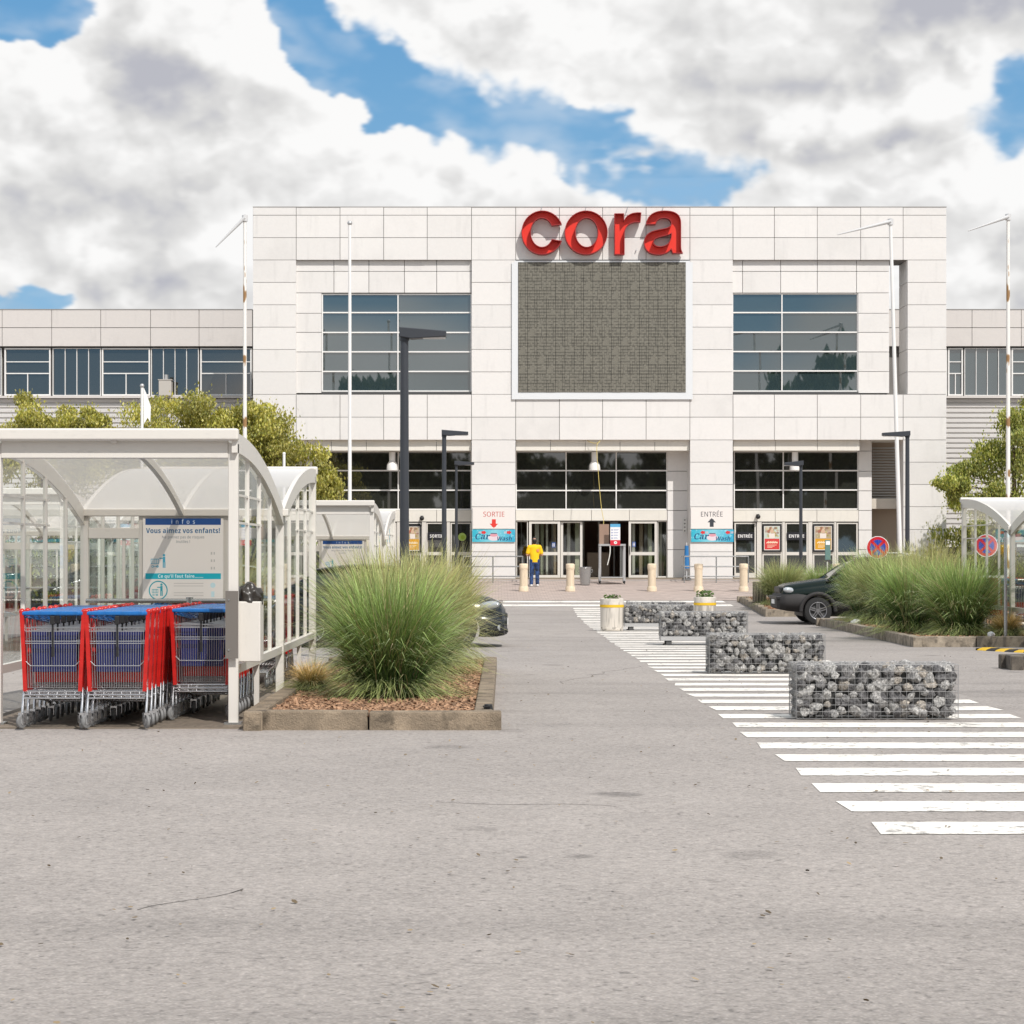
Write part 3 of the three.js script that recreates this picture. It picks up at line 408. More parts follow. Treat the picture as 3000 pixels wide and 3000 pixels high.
for (const [u0, u1, v0, v1, a, b, w, l] of [[1441, 1472, 992, 1038, '#c9d8cf', '#d83b3a', 'merci', 'red and white poster in black frame on the right entrance door'], [1536, 1570, 992, 1038, '#b7a78c', '#e0a21c', 'local', 'yellow poster in black frame beside the ENTRÉE doors'], [765, 792, 993, 1039, '#b9a88e', '#e0a21c', 'frais', 'yellow poster in black frame on the left exit door']]) {
  const o = single('door_poster', l, 'poster', u0, u1, v0, v1, SR, poster(a, b, w), 'print', MAT.black, 0.02);
  const p = at(u0 - 2.6, v1 + 3.2, SR), q = at(u1 + 2.6, v0 - 3.2, SR), f = 0.06; const bars = [bx(p.x, p.x + f, p.y, q.y, -0.02, 0.03), bx(q.x - f, q.x, p.y, q.y, -0.02, 0.03), bx(p.x + f, q.x - f, p.y, p.y + f, -0.02, 0.028), bx(p.x + f, q.x - f, q.y - f, q.y, -0.02, 0.028)];
  part(o, 'frame', join(bars).translate(-o.position.x, -o.position.y, 0), MAT.black);
}
const bandTex = (w) => printMat(canvasTex(320, 128, (x, W, H) => { x.fillStyle = '#26262c'; x.fillRect(0, 0, W, H); text(x, w, W / 2, H / 2, 'bold 72px sans-serif', '#f4f4f4', 'center', W - 20); }), 0.3);
single('door_lettering', 'white ENTRÉE lettering on dark band, outermost left right-hand entrance door', 'lettering', 1388.5, 1423, 1004, 1019, SR, bandTex('ENTRÉE'), 'band', MAT.black, 0.012);
single('door_lettering', 'white ENTRÉE lettering on dark band between red and yellow posters', 'lettering', 1484.5, 1521, 1004, 1019, SR, bandTex('ENTRÉE'), 'band', MAT.black, 0.012);
single('door_lettering', 'white SORTIE lettering on dark band of the left exit door', 'lettering', 807, 839.5, 1004, 1019, SR, bandTex('SORTIE'), 'band', MAT.black, 0.012);
{ const p = at(872, 1013, SR), o = thing('round_sticker', 'round green sticker on the glass door left of the SORTIE pier', 'sticker', [p.x, p.y, p.z]); part(o, 'disc', new THREE.CylinderGeometry(0.155, 0.155, 0.012, 24).rotateX(Math.PI / 2), std([0.4, 0.55, 0.12], 0.5)); part(o, 'centre', new THREE.CylinderGeometry(0.08, 0.08, 0.012, 20).rotateX(Math.PI / 2).translate(0.02, -0.01, 0.012), std([0.3, 0.45, 0.03], 0.5)); }
const picto = printMat(canvasTex(64, 64, (x) => { x.fillStyle = '#2b4d8f'; x.fillRect(0, 0, 64, 64); x.fillStyle = '#fff'; for (const cx of [20, 42]) { x.beginPath(); x.arc(cx, 16, 6, 0, 7); x.fill(); x.fillRect(cx - 6, 24, 12, 18); x.fillRect(cx - 5, 42, 4, 16); x.fillRect(cx + 1, 42, 4, 16); } }));
single('door_sticker', 'small blue pictogram sticker on the sliding door behind the person', 'sticker', 1041, 1048, 1023, 1033, SR, picto, 'sheet', MAT.paper, 0.01);
single('door_sticker', 'small blue pictogram sticker on the glass door right of the cart', 'sticker', 1192.5, 1199.5, 1022, 1032, SR, picto, 'sheet', MAT.paper, 0.01);
const plates = printMat(canvasTex(64, 256, (x) => { x.fillStyle = '#e8e8e4'; x.fillRect(0, 0, 64, 256); x.fillStyle = '#555'; for (let k = 0; k < 4; k++) { x.beginPath(); x.arc(32, 36 + k * 60, 11, 0, 7); x.fill(); } }));
single('notice_plate', 'narrow white plate of small symbols on the wall left of ENTRÉE pier', 'notice', 1288, 1296, 977, 1006, F / 81.07, plates, 'plate', MAT.paper, 0.02);
for (const [u, v, l] of [[1430, 975, 'small black security camera above the right entrance doors'], [796, 978, 'small black security camera above the left exit doors']]) {
  const p = at(u, v, F / 81.0), o = thing('security_camera', l, 'camera', [p.x, p.y, p.z]); part(o, 'dome', new THREE.SphereGeometry(0.09, 12, 8).translate(0, 0, 0.06), MAT.black); part(o, 'bracket', bx(-0.05, 0.05, 0.02, 0.1, -0.1, 0.05), MAT.darkGrey);
}

// LED screen
{
  const p = at(965.6, 753.5, 50.03), sc = thing('led_screen', 'large grey video wall with pale frame below the red letters', 'screen', [p.x, p.y, p.z]);
  const k = 1 / 50, Wd = 341 * k, L = 12 * k, R = (1293.5 - 965.6) * k, b0 = (753.5 - 740) * k, t0 = (753.5 - 495) * k;
  part(sc, 'frame', join([bx(0, L, 0, t0, 0, 0.025), bx(R, Wd, 0, t0, 0, 0.025), bx(L, R, 0, b0, 0, 0.023), bx(0.1, Wd - 0.1, t0, t0 + 0.06, 0, 0.023)]), MAT.ledFrame);
  part(sc, 'housing', bx(L, R, b0, t0, -0.02, 0.01), MAT.black);
  const nx = 18, ny = 14, w = (R - L) / nx, h = (t0 - b0) / ny, geo = new THREE.BoxGeometry(w - 0.005, h - 0.005, 0.03); reseed(9);
  const leds = Array.from({ length: 12 }, (_, i) => { const t = T.led.clone(); t.repeat.set(0.25, 0.25); t.offset.set((i % 4) * 0.25, Math.floor(i / 4) * 0.25); t.needsUpdate = true; return t; });
  const tones = leds.map((t) => std([0.85, 0.86, 0.86], 0.85, { map: t }));
  for (let j = 0; j < ny; j++) for (let i = 0; i < nx; i++) { const m = part(sc, 'led_module', geo, tones[Math.floor(rnd() * 12)]); m.position.set(L + (i + 0.5) * w, b0 + (j + 0.5) * h, 0.03 + rr(-0.004, 0.004)); m.rotation.set(rr(-0.012, 0.012), rr(-0.006, 0.006), 0); }
}

// raised letters: trays with a rim
{
  const k = 0.41408 * 0.644 / 50, o0 = at((1400 + 308 * 0.41408) * 0.644, 483, 50);
  const sg = thing('store_sign', 'four raised red letters in shallow trays above the video wall', 'sign', [o0.x, o0.y, o0.z]);
  const P = (x, y) => [(x - 308) * k, (408 - y) * k];
  const arc = (cx, cy, rx, ry, a0, a1, n = 36) => Array.from({ length: n + 1 }, (_, i) => { const a = (a0 + (a1 - a0) * i / n) * Math.PI / 180; return P(cx + rx * Math.cos(a), cy - ry * Math.sin(a)); });
  const path = (...cmd) => { const s = new THREE.Path(); cmd.forEach((c, i) => { const q = []; for (let j = 0; j < c.length; j += 2) q.push(...P(c[j], c[j + 1])); if (!i) s.moveTo(...q); else if (q.length === 2) s.lineTo(...q); else s.bezierCurveTo(...q); }); return s.getPoints(10).map((p) => [p.x, p.y]); };
  const letters = {
    c: [[...arc(455, 253, 148, 155, 22, 338), ...arc(452, 252, 78, 102, 332, 28)]],
    o: [arc(763, 253, 152, 155, 0, 350), arc(767, 252, 78, 102, 0, 350)],
    r: [path([962, 408], [962, 118], [1030, 118], [1030, 165], [1050, 122, 1095, 106, 1152, 112], [1146, 180], [1080, 172, 1034, 200, 1034, 270], [1034, 408])],
    a: [path([1446, 398], [1372, 400], [1362, 372], [1335, 404, 1290, 412, 1258, 408], [1200, 404, 1168, 370, 1170, 320], [1175, 262, 1212, 244, 1270, 232], [1330, 222, 1362, 214, 1362, 190], [1362, 160, 1335, 150, 1310, 150], [1280, 150, 1258, 165, 1254, 195], [1185, 195], [1190, 130, 1240, 98, 1315, 98], [1395, 98, 1432, 125, 1432, 190], [1432, 350], [1432, 375, 1438, 388, 1446, 398]), path([1362, 262], [1340, 275, 1290, 278, 1265, 290], [1240, 300, 1238, 315, 1240, 325], [1243, 345, 1270, 352, 1290, 350], [1330, 347, 1362, 320, 1362, 262])],
  };
  const area = (p) => p.reduce((s, a, i) => { const b = p[(i + 1) % p.length]; return s + a[0] * b[1] - b[0] * a[1]; }, 0);
  const clean = (p) => p.filter((a, i) => { const b = p[(i + 1) % p.length]; return Math.hypot(a[0] - b[0], a[1] - b[1]) > 1e-4; });
  const inset = (p, t) => { const s = Math.sign(area(p)); return p.map((b, i) => { const a = p[(i - 1 + p.length) % p.length], c = p[(i + 1) % p.length]; const n1 = [-(b[1] - a[1]), b[0] - a[0]], n2 = [-(c[1] - b[1]), c[0] - b[0]], l1 = Math.hypot(...n1), l2 = Math.hypot(...n2); let nx = n1[0] / l1 + n2[0] / l2, ny = n1[1] / l1 + n2[1] / l2; const l = Math.hypot(nx, ny) || 1, c2 = Math.max(0.5, l / 2); return [b[0] + s * t * nx / l / c2, b[1] + s * t * ny / l / c2]; }); };
  const shape = (p, holes = []) => { const s = new THREE.Shape(p.map((a) => new THREE.Vector2(...a))); holes.forEach((h) => s.holes.push(new THREE.Path(h.map((a) => new THREE.Vector2(...a))))); return s; };
  for (const [ch, loops] of Object.entries(letters)) {
    const [out, hole] = loops.map(clean), g = sub(sg, 'letter_' + ch), t = 0.028;
    part(g, 'face', new THREE.ExtrudeGeometry(shape(inset(out, t), hole ? [inset(hole, -t)] : []), { depth: 0.04, bevelEnabled: false }).translate(0, 0, 0.1), MAT.sign);
    const rims = [new THREE.ExtrudeGeometry(shape(out, [inset(out, t)]), { depth: 0.33, bevelEnabled: false }).translate(0, 0, 0.08)];
    if (hole) rims.push(new THREE.ExtrudeGeometry(shape(inset(hole, -t), [hole]), { depth: 0.33, bevelEnabled: false }).translate(0, 0, 0.08));
    part(g, 'rim', join(rims), MAT.signRim);
    const xs = out.map((p) => p[0]), cx = (Math.min(...xs) + Math.max(...xs)) / 2;
    part(sg, 'bracket', join([bar(V(cx - 0.05, 1.6, 0.2), V(cx + 0.02, 1.86, 0.02), 0.012), bar(V(cx - 0.3, 0.9, 0), V(cx - 0.3, 0.9, 0.1), 0.02), bar(V(cx + 0.33, 0.2, 0), V(cx + 0.33, 0.2, 0.1), 0.02)]), MAT.galva);
  }
}

// side wings
function wing(label, name, sgn, u0, u1, joints, wins) {
  const s = 46.5, o = at(CX, 1088, s), w = thing(name, label, 'building', [0, o.y, o.z]);
  const X = (u) => (u - CX) / s, Y = (v) => (1088 - v) / s, box = (a, b, c, d, z0, z1) => bx(X(a), X(b), Y(d), Y(c), z0, z1);
  for (let i = 0; i + 1 < joints.length; i++) for (const [a, b] of [[584, 617.6], [618.4, 653]]) part(w, 'panel', uvw(box(joints[i] + 0.5, joints[i + 1] - 0.5, a + 0.4, b, -0.05, 0)), MAT.panelWing);
  part(w, 'wall', join([box(u0, u1, 584.4, 653.4, -12, -0.055), box(u0, u1, 653.4, 1088, -12, -0.34)]), MAT.wallDark);
  part(w, 'roof', box(u0, u1, 583, 584.2, -12, 0.02), MAT.roof);
  part(w, 'sill', box(u0, u1, 747, 751, -0.3, 0.04), MAT.panelWing);
  for (const [a, b, kind] of wins) {
    const g = sub(w, 'window'), bars = [], vs = [656, 746], fr = kind === 'cross' ? 2.6 : 1.2, us = [];
    bars.push(box(a, a + fr, vs[0], vs[1], -0.25, -0.12), box(b - fr, b, vs[0], vs[1], -0.25, -0.12), box(a + fr, b - fr, vs[0], vs[0] + fr, -0.25, -0.125), box(a + fr, b - fr, vs[1] - fr, vs[1], -0.25, -0.125));
    const cells = [];
    if (kind === 'bars') { const n = 4; for (let k = 0; k < n; k++) { const x = a + fr + (b - a - 2 * fr) * k / n; cells.push([x, x + (b - a - 2 * fr) / n, vs[0] + fr, vs[1] - fr]); if (k) bars.push(box(x - 0.6, x + 0.6, vs[0] + fr, vs[1] - fr, -0.24, -0.15)); } }
    else { const m = (a + b) / 2; cells.push([a + fr, b - fr, vs[0] + fr, 682], [a + fr, b - fr, 682, 704], [a + fr, m, 704, vs[1] - fr], [m, b - fr, 704, vs[1] - fr]); bars.push(box(a + fr, b - fr, 681.2, 682.8, -0.24, -0.15), box(a + fr, b - fr, 703, 705, -0.24, -0.15), box(m - 0.8, m + 0.8, 705, vs[1] - fr, -0.24, -0.15)); }
    part(g, 'frame', join(bars), MAT.frame);
    for (const [x0, x1, y0, y1] of cells) { const p = part(g, 'pane', new THREE.BoxGeometry(X(x1) - X(x0), Y(y0) - Y(y1), 0.012), sgn < 0 ? MAT.glassDark : MAT.glass); p.position.set((X(x0) + X(x1)) / 2, (Y(y0) + Y(y1)) / 2, -0.22); p.rotation.set(rr(-0.003, 0.003), rr(-0.004, 0.004), 0); }
  }
  // ribbed metal cladding, one profile run along the wall
  const pr = [], top = Y(752), n = Math.floor(top / 0.205); for (let k = 0; k <= n; k++) { const y = top - k * 0.205; pr.push([0.0, y], [0.0, y - 0.12], [-0.07, y - 0.145], [-0.07, y - 0.18]); }
  const p = [], id = []; pr.forEach(([z, y], i) => { p.push(X(u0), y, z - 0.2, X(u1), y, z - 0.2); if (i) { const a = i * 2 - 2; id.push(a, a + 2, a + 3, a, a + 3, a + 1); } });
  let g = new THREE.BufferGeometry(); g.setAttribute('position', new THREE.Float32BufferAttribute(p, 3)); g.setIndex(id); g = g.toNonIndexed(); g.computeVertexNormals(); uvw(g);
  part(w, 'ribbed_cladding', g, MAT.cladding); return w;
}
reseed(12);
wing('low white side wing left of the main front, with dark ribbon windows', 'store_wing', -1, -420, 476, [-420, -274, -181, -88, 4, 97.5, 190, 284, 375.5, 476], [[-418, -276, 'cross'], [-272, -183, 'bars'], [-179, -90, 'cross'], [-86, 1, 'bars'], [7, 94, 'cross'], [98, 189, 'bars'], [191, 282, 'cross'], [284, 374, 'bars'], [377, 474, 'cross']]);
wing('low white side wing right of the main front, with blue-grey ribbon windows', 'store_wing', 1, 1660, 2300, [1660, 1741, 1834, 1927, 2020, 2112, 2300], [[1704, 1788, 'bars'], [1790, 1818, 'cross'], [1821, 1908, 'bars'], [1910, 2004, 'cross'], [2006, 2096, 'bars']]);
{ const p = at(313.5, 747, 46.7), o = thing('vent_box', 'small concrete vent box on the ledge of the left wing', 'vent', [p.x, p.y, p.z + 0.1]); part(o, 'box', bx(-0.25, 0.25, 0, 0.62, -0.2, 0.2), MAT.concreteBox); part(o, 'pipe', bar(V(0.02, 0.62, 0), V(0.02, 0.85, 0), 0.08, 10), MAT.alu); part(o, 'cap', bx(-0.28, 0.28, 0.62, 0.65, -0.22, 0.22), MAT.concreteBox); }

// pendant lights under the canopy
for (const [u, l] of [[740, 'white pendant lamp under the canopy above the left exit doors'], [1122, 'white pendant lamp under the canopy above the middle entrance'], [1500, 'white pendant lamp under the canopy above the right entrance']]) {
  const p = at(u, 830, F / 80.7), o = thing('pendant_lamp', l, 'lamp', [p.x, p.y, p.z], 0, 'pendant lamps under the canopy');
  part(o, 'rod', bar(V(0, -0.46, 0), V(0, 0, 0), 0.015), MAT.whitePole); part(o, 'gear_box', new THREE.CylinderGeometry(0.12, 0.12, 0.34, 16).translate(0, -0.63, 0), MAT.frame);
  part(o, 'shade', new THREE.LatheGeometry([[0.1, -0.8], [0.14, -0.84], [0.2, -0.95], [0.215, -1.16], [0.2, -1.16], [0.18, -0.96], [0.12, -0.86], [0, -0.82]].map(([x, y]) => new THREE.Vector2(x, y)), 20), MAT.frame);
}
// yellow cable from the canopy to the cart
{
  const pts = [[1108, 831], [1116, 835], [1126, 836], [1132, 832], [1127, 838], [1126, 852], [1128, 880], [1131, 920], [1135, 960], [1139, 985], [1137, 996], [1140, 1006], [1143, 1012], [1139, 1018], [1143, 1024], [1146, 1030]].map(([u, v], i) => at(u, v, 49.9 + i * 0.1));
  const o = thing('cable', 'yellow cable hanging from the canopy down to the metal cart', 'cable', pts[0].toArray()); part(o, 'cord', tube(pts.map((p) => p.clone().sub(pts[0])), 0.011, 90, 6), MAT.hose);
  part(o, 'tangle', tube(Array.from({ length: 14 }, (_, i) => at(1142 + 4 * Math.sin(i * 2.1), 1008 + i * 1.6, 51.6 + 0.2 * Math.cos(i * 1.7)).sub(pts[0])), 0.02, 80, 5), MAT.hose);
  part(o, 'loose_end', tube([[1151, 1030], [1151, 1042], [1149, 1054], [1146, 1066]].map(([u, v]) => at(u, v, 52.6).sub(pts[0])), 0.018, 20, 5), MAT.ribbon);
}

// metal cart with posters by the middle entrance
{
  const s = 52, p = at(1154.5, 1100, s), o = thing('steel_cart', 'tall steel cart with notices standing before the middle entrance', 'cart', [p.x, gy(p.z) + 0.01, p.z]), h = 1.43;
  for (const x of [-0.44, 0.44]) for (const z of [-0.32, 0.32]) { part(o, 'leg', bx(x - 0.035, x + 0.035, 0.1, h, z - 0.02, z + 0.02), MAT.alu); part(o, 'castor', join([new THREE.CylinderGeometry(0.05, 0.05, 0.03, 12).rotateZ(Math.PI / 2).translate(x, 0.05, z), bx(x - 0.025, x + 0.025, 0.05, 0.12, z - 0.02, z + 0.02)]), MAT.rubber); }
  part(o, 'top', bx(-0.48, 0.48, h - 0.05, h + 0.02, -0.36, 0.36), MAT.alu); part(o, 'shelf', bx(-0.44, 0.44, 0.22, 0.26, -0.33, 0.33), MAT.alu); part(o, 'side_panel', bx(0.3, 0.33, 0.26, h - 0.05, -0.3, 0.3), MAT.galva);
  part(o, 'brown_board', bx(-0.46, -0.1, h + 0.02, h + 0.74, -0.06, -0.03), MAT.brownBoard);
  const note = printMat(canvasTex(160, 300, (x, w, hh) => { x.fillStyle = '#f3f4f6'; x.fillRect(0, 0, w, hh); x.fillStyle = '#5fb0dc'; x.fillRect(0, 0, w, 44); x.fillStyle = '#7d8fc0'; for (let k = 0; k < 4; k++) { x.beginPath(); x.arc(28, 84 + k * 38, 11, 0, 7); x.fill(); x.fillRect(52, 76 + k * 38, 84 - k * 8, 5); x.fillRect(52, 86 + k * 38, 70, 4); } x.fillStyle = '#d8273c'; x.fillRect(0, 226, w, 74); x.fillStyle = '#fff'; x.beginPath(); x.ellipse(84, 262, 26, 20, 0, 0, 7); x.fill(); x.fillStyle = '#49a05a'; x.beginPath(); x.arc(88, 262, 9, 0, 7); x.fill(); }));
  part(o, 'notice', bx(-0.08, 0.28, h - 0.03, h + 0.74, 0.37, 0.385), [MAT.paper, MAT.paper, MAT.paper, MAT.paper, note, MAT.paper]); part(o, 'black_clip', bx(-0.08, 0.2, h + 0.74, h + 0.82, 0.34, 0.38), MAT.black);
}
{ // ribbed bin
  const p = at(1104, 1097, 52.5), o = thing('dustbin', 'galvanised round dustbin beside the steel cart', 'bin', [p.x, gy(p.z) + 0.012, p.z]);
  const pr = [[0, 0], [0.165, 0], [0.168, 0.03]]; for (let k = 0; k < 12; k++) pr.push([0.17 + k * 0.0042 + (k % 2) * 0.006, 0.05 + k * 0.048]); pr.push([0.225, 0.63], [0.235, 0.635], [0.235, 0.655], [0.215, 0.65], [0.16, 0.05], [0, 0.05]);
  part(o, 'body', new THREE.LatheGeometry(pr.map(([x, y]) => new THREE.Vector2(x, y)), 28), MAT.galva); for (const a of [-1, 1]) part(o, 'handle', new THREE.TorusGeometry(0.05, 0.009, 6, 12, Math.PI).rotateZ(-a * Math.PI / 2).translate(a * 0.22, 0.5, 0), MAT.galva);
}
// bollards
{
  const pr = [[0, 0], [0.165, 0], [0.168, 0.02], [0.168, 0.15], [0.15, 0.17], [0.138, 0.2], [0.136, 0.74], [0.146, 0.755], [0.146, 0.775], [0.14, 0.79], [0.152, 0.81], [0.152, 0.93], [0.14, 0.955], [0.09, 0.965], [0, 0.968]];
  const spots = [[988, 'beside the person in yellow'], [1076, 'in front of the dustbin'], [1230, 'right of the steel cart'], [1318, 'in front of the ENTRÉE pier'], [1403, 'rightmost in the open, left of the ribbed litter bin'], [1580, 'half hidden behind the dark green car']];
  let first; for (const [u, l] of spots) { const p = at(u, 1117, 55), pos = [p.x, gy(p.z) + 0.01, p.z], label = `beige stone bollard ${l}`; if (first) copy(first, label, pos, rr(0, 3)); else { first = thing('bollard', label, 'bollard', pos, 0, 'stone bollards along the pavement edge'); part(first, 'shaft', new THREE.LatheGeometry(pr.map(([x, y]) => new THREE.Vector2(x, y)), 28), MAT.bollard); part(first, 'ring', new THREE.TorusGeometry(0.15, 0.008, 6, 28).rotateX(Math.PI / 2).translate(0, 0.8, 0), MAT.bollard); } }
}
// railings round the piers
function railing(label, u0, u1, s, back) {
  const a = at(u0, 1100, s), b = at(u1, 1100, s), o = thing('railing', label, 'railing', [a.x, gy(a.z) + 0.01, a.z]), w = b.x - a.x, h = 0.97, r = 0.024;
  for (const x of [0, w * 0.5, w]) part(o, 'post', bar(V(x, 0, 0), V(x, h, 0), r, 8), MAT.galva);
  for (const y of [h, 0.6, 0.24]) part(o, 'rail', bar(V(0, y, 0), V(w, y, 0), r, 8), MAT.galva);
  for (const x of back) for (const y of [h, 0.6]) part(o, 'return_rail', bar(V(x * w, y, 0), V(x * w, y, -1.2), r, 8), MAT.galva);
}
railing('galvanised railing in front of the SORTIE pier', 874, 986, 51.6, [1]);
railing('galvanised railing in front of the ENTRÉE pier', 1291, 1412, 51.6, [0, 1]);
{ const p = at(1295.5, 1096, 50.6), o = thing('folded_stand', 'narrow blue folded stand leaning by the ENTRÉE pier', 'stand', [p.x, gy(p.z) + 0.03, p.z]); part(o, 'sleeve', new THREE.CylinderGeometry(0.07, 0.11, 0.85, 10).translate(0, 0.85, 0), std([0.02, 0.16, 0.4], 0.6)); part(o, 'pole', bar(V(0, 0, 0), V(0, 1.4, 0), 0.02), MAT.frameGrey); part(o, 'foot', new THREE.CylinderGeometry(0.17, 0.19, 0.06, 14).translate(0, 0.03, 0), MAT.darkGrey); }
{ const p = at(1561, 1085, 57), o = thing('post_sign', 'narrow green upright sign on a thin post before the right entrance', 'sign', [p.x, gy(p.z) + 0.01, p.z]); part(o, 'post', bar(V(0.0, 0, 0), V(0.0, 1.1, 0), 0.022), MAT.frameGrey); const y = EYE + (HY - 1057) / 57 - gy(p.z); part(o, 'board', rbx(-0.08, 0.1, y, y + 0.66, -0.02, 0.05, 0.015), std([0.12, 0.22, 0.2], 0.4)); part(o, 'label', bx(-0.06, 0.08, y + 0.5, y + 0.62, 0.05, 0.056), MAT.paper); }

// ---------- person ----------
function blob(bones, c, half, res, k = 0.03, lo = -9, hi = 9) {
  const mc = new MarchingCubes(res, MAT.skin, false, false, 90000); mc.isolation = 0;
  const p = V(0, 0, 0), ab = V(0, 0, 0), ap = V(0, 0, 0), bs = bones.map(([a, b, r1, r2, sx = 1, sz = 1]) => ({ a: V(...a), b: V(...b), r1, r2, sx, sz }));
  for (let z = 0; z < res; z++) for (let y = 0; y < res; y++) for (let x = 0; x < res; x++) {
    p.set(c[0] + (x - res / 2) / (res / 2) * half, c[1] + (y - res / 2) / (res / 2) * half, c[2] + (z - res / 2) / (res / 2) * half);
    // smooth minimum
    let e = 1; for (const o of bs) { ab.subVectors(o.b, o.a); ap.subVectors(p, o.a); ap.x /= o.sx; ap.z /= o.sz; const t = clamp(ap.dot(ab) / Math.max(ab.lengthSq(), 1e-9)), q = Math.hypot(ap.x - ab.x * t, ap.y - ab.y * t, ap.z - ab.z * t) - mix(o.r1, o.r2, t), h = clamp(0.5 + 0.5 * (e - q) / k); e = mix(e, q, h) - k * h * (1 - h); }
    e = Math.max(e, lo - p.y, p.y - hi);
    mc.field[x + y * res + z * res * res] = -e;
  }
  mc.update();
  const n = mc.count, g = new THREE.BufferGeometry(), P = mc.positionArray.slice(0, n * 3), Nn = mc.normalArray.slice(0, n * 3);
  for (let i = 0; i < n; i++) for (let a = 0; a < 3; a++) P[i * 3 + a] = P[i * 3 + a] * half + c[a];
  g.setAttribute('position', new THREE.BufferAttribute(P, 3)); g.setAttribute('normal', new THREE.BufferAttribute(Nn, 3)); return uvw(g);
}
{
  const p = at(1008.5, 1099, 53), o = thing('person', 'person in yellow T-shirt and blue jeans standing with bowed head at the door', 'person', [p.x, gy(p.z) + 0.012, p.z], 0.12);
  const Lh = [-0.16, 1.09, -0.3], Rh = [-0.02, 1.08, -0.32];
  const legs = [[[-0.09, 0.92, 0], [-0.11, 0.5, 0.0], 0.082, 0.056], [[-0.11, 0.5, 0], [-0.12, 0.09, 0.03], 0.054, 0.04], [[0.09, 0.92, 0], [0.1, 0.5, -0.02], 0.082, 0.056], [[0.1, 0.5, -0.02], [0.1, 0.09, 0.02], 0.054, 0.04]];
  const torso = [[[0, 0.95, 0.01], [0, 1.18, 0], 0.11, 0.11, 1.15, 0.8], [[0, 1.18, 0], [0, 1.36, -0.01], 0.115, 0.115, 1.3, 0.8], [[-0.16, 1.4, -0.02], [0.16, 1.4, -0.02], 0.066, 0.066]];
  const upper = [[[-0.19, 1.39, -0.02], [-0.26, 1.13, -0.02], 0.056, 0.044], [[0.19, 1.39, -0.02], [0.27, 1.13, -0.02], 0.056, 0.044]];
  const fore = [[[-0.26, 1.13, -0.02], Lh, 0.042, 0.028], [[0.27, 1.13, -0.02], Rh, 0.042, 0.028]];
  const hand = (w, s) => { const q = [[w, [w[0] + 0.02 * s, w[1] + 0.03, w[2] - 0.06], 0.026, 0.03, 1, 0.7]]; for (let f = 0; f < 4; f++) { const bx0 = w[0] + 0.02 * s + (f - 1.5) * 0.018, l = [0.034, 0.04, 0.038, 0.03][f], k0 = [bx0, w[1] + 0.045, w[2] - 0.08], k1 = [bx0, w[1] + 0.045 + l * 0.6, w[2] - 0.08 - l * 0.7]; q.push([k0, k1, 0.0092, 0.0085], [k1, [bx0, k1[1] + l * 0.7, k1[2] + 0.012], 0.0085, 0.0075]); } q.push([[w[0] + 0.03 * s, w[1] + 0.02, w[2] - 0.03], [w[0] + 0.06 * s, w[1] + 0.06, w[2] - 0.055], 0.012, 0.009]); return q; };
  const head = [[[0, 1.42, -0.03], [0, 1.52, -0.055], 0.056, 0.052], [[0, 1.585, -0.09], [0, 1.655, -0.06], 0.076, 0.09, 0.92, 1.08], [[0, 1.535, -0.125], [0, 1.555, -0.13], 0.045, 0.05], [[0, 1.585, -0.175], [0, 1.6, -0.17], 0.014, 0.01], [[-0.079, 1.6, -0.07], [-0.082, 1.63, -0.06], 0.014, 0.016], [[0.079, 1.6, -0.07], [0.082, 1.63, -0.06], 0.014, 0.016]];
  const body = join([blob([...legs, ...torso, ...upper, ...fore, head[0]], [0, 0.85, 0], 0.92, 84, 0.035), blob(head, [0, 1.58, -0.07], 0.2, 52, 0.025), blob(hand(Lh, 1), [Lh[0], Lh[1] + 0.03, Lh[2] - 0.05], 0.13, 48, 0.01), blob(hand(Rh, -1), [Rh[0], Rh[1] + 0.03, Rh[2] - 0.05], 0.13, 48, 0.01)]);
  part(o, 'body', body, MAT.skin);
  const fat = (l, d) => l.map(([a, b, r, q, ...x]) => [a, b, r + d, q + d, ...x]);
  part(o, 'hair', blob([[[0, 1.63, -0.045], [0, 1.675, -0.065], 0.088, 0.086, 0.96, 1.06], [[0, 1.56, -0.02], [0, 1.62, -0.03], 0.06, 0.078]], [0, 1.63, -0.05], 0.2, 52, 0.03), MAT.hair);
  part(o, 't_shirt', blob([...fat(torso, 0.02), [[0, 0.84, 0.01], [0, 1.1, 0.005], 0.135, 0.128, 1.2, 0.88], ...fat(upper.map(([a, b, r, q]) => [a, a.map((v, i) => mix(v, b[i], 0.72)), r, r]), 0.016)], [0, 1.2, 0], 0.5, 72, 0.03, 0.86), MAT.shirt);
  part(o, 'shirt_print', bx(0.06, 0.15, 1.24, 1.33, 0.112, 0.125), std([0.7, 0.25, 0.12], 0.8));
  part(o, 'jeans', blob([...fat(legs.map(([a, b, r, q]) => [a, b, r, Math.max(q, 0.052)]), 0.016), [[0, 0.9, 0.01], [0, 0.97, 0.01], 0.135, 0.13, 1.15, 0.85]], [0, 0.52, 0], 0.56, 72, 0.03, 0.07, 0.99), MAT.jeans);
  for (const x of [-0.12, 0.1]) part(o, 'shoe', blob([[[x, 0.045, 0.06], [x, 0.04, -0.16], 0.045, 0.038], [[x, 0.07, 0.03], [x, 0.09, 0.03], 0.045, 0.045]], [x, 0.06, -0.04], 0.24, 36, 0.02), MAT.shoe);
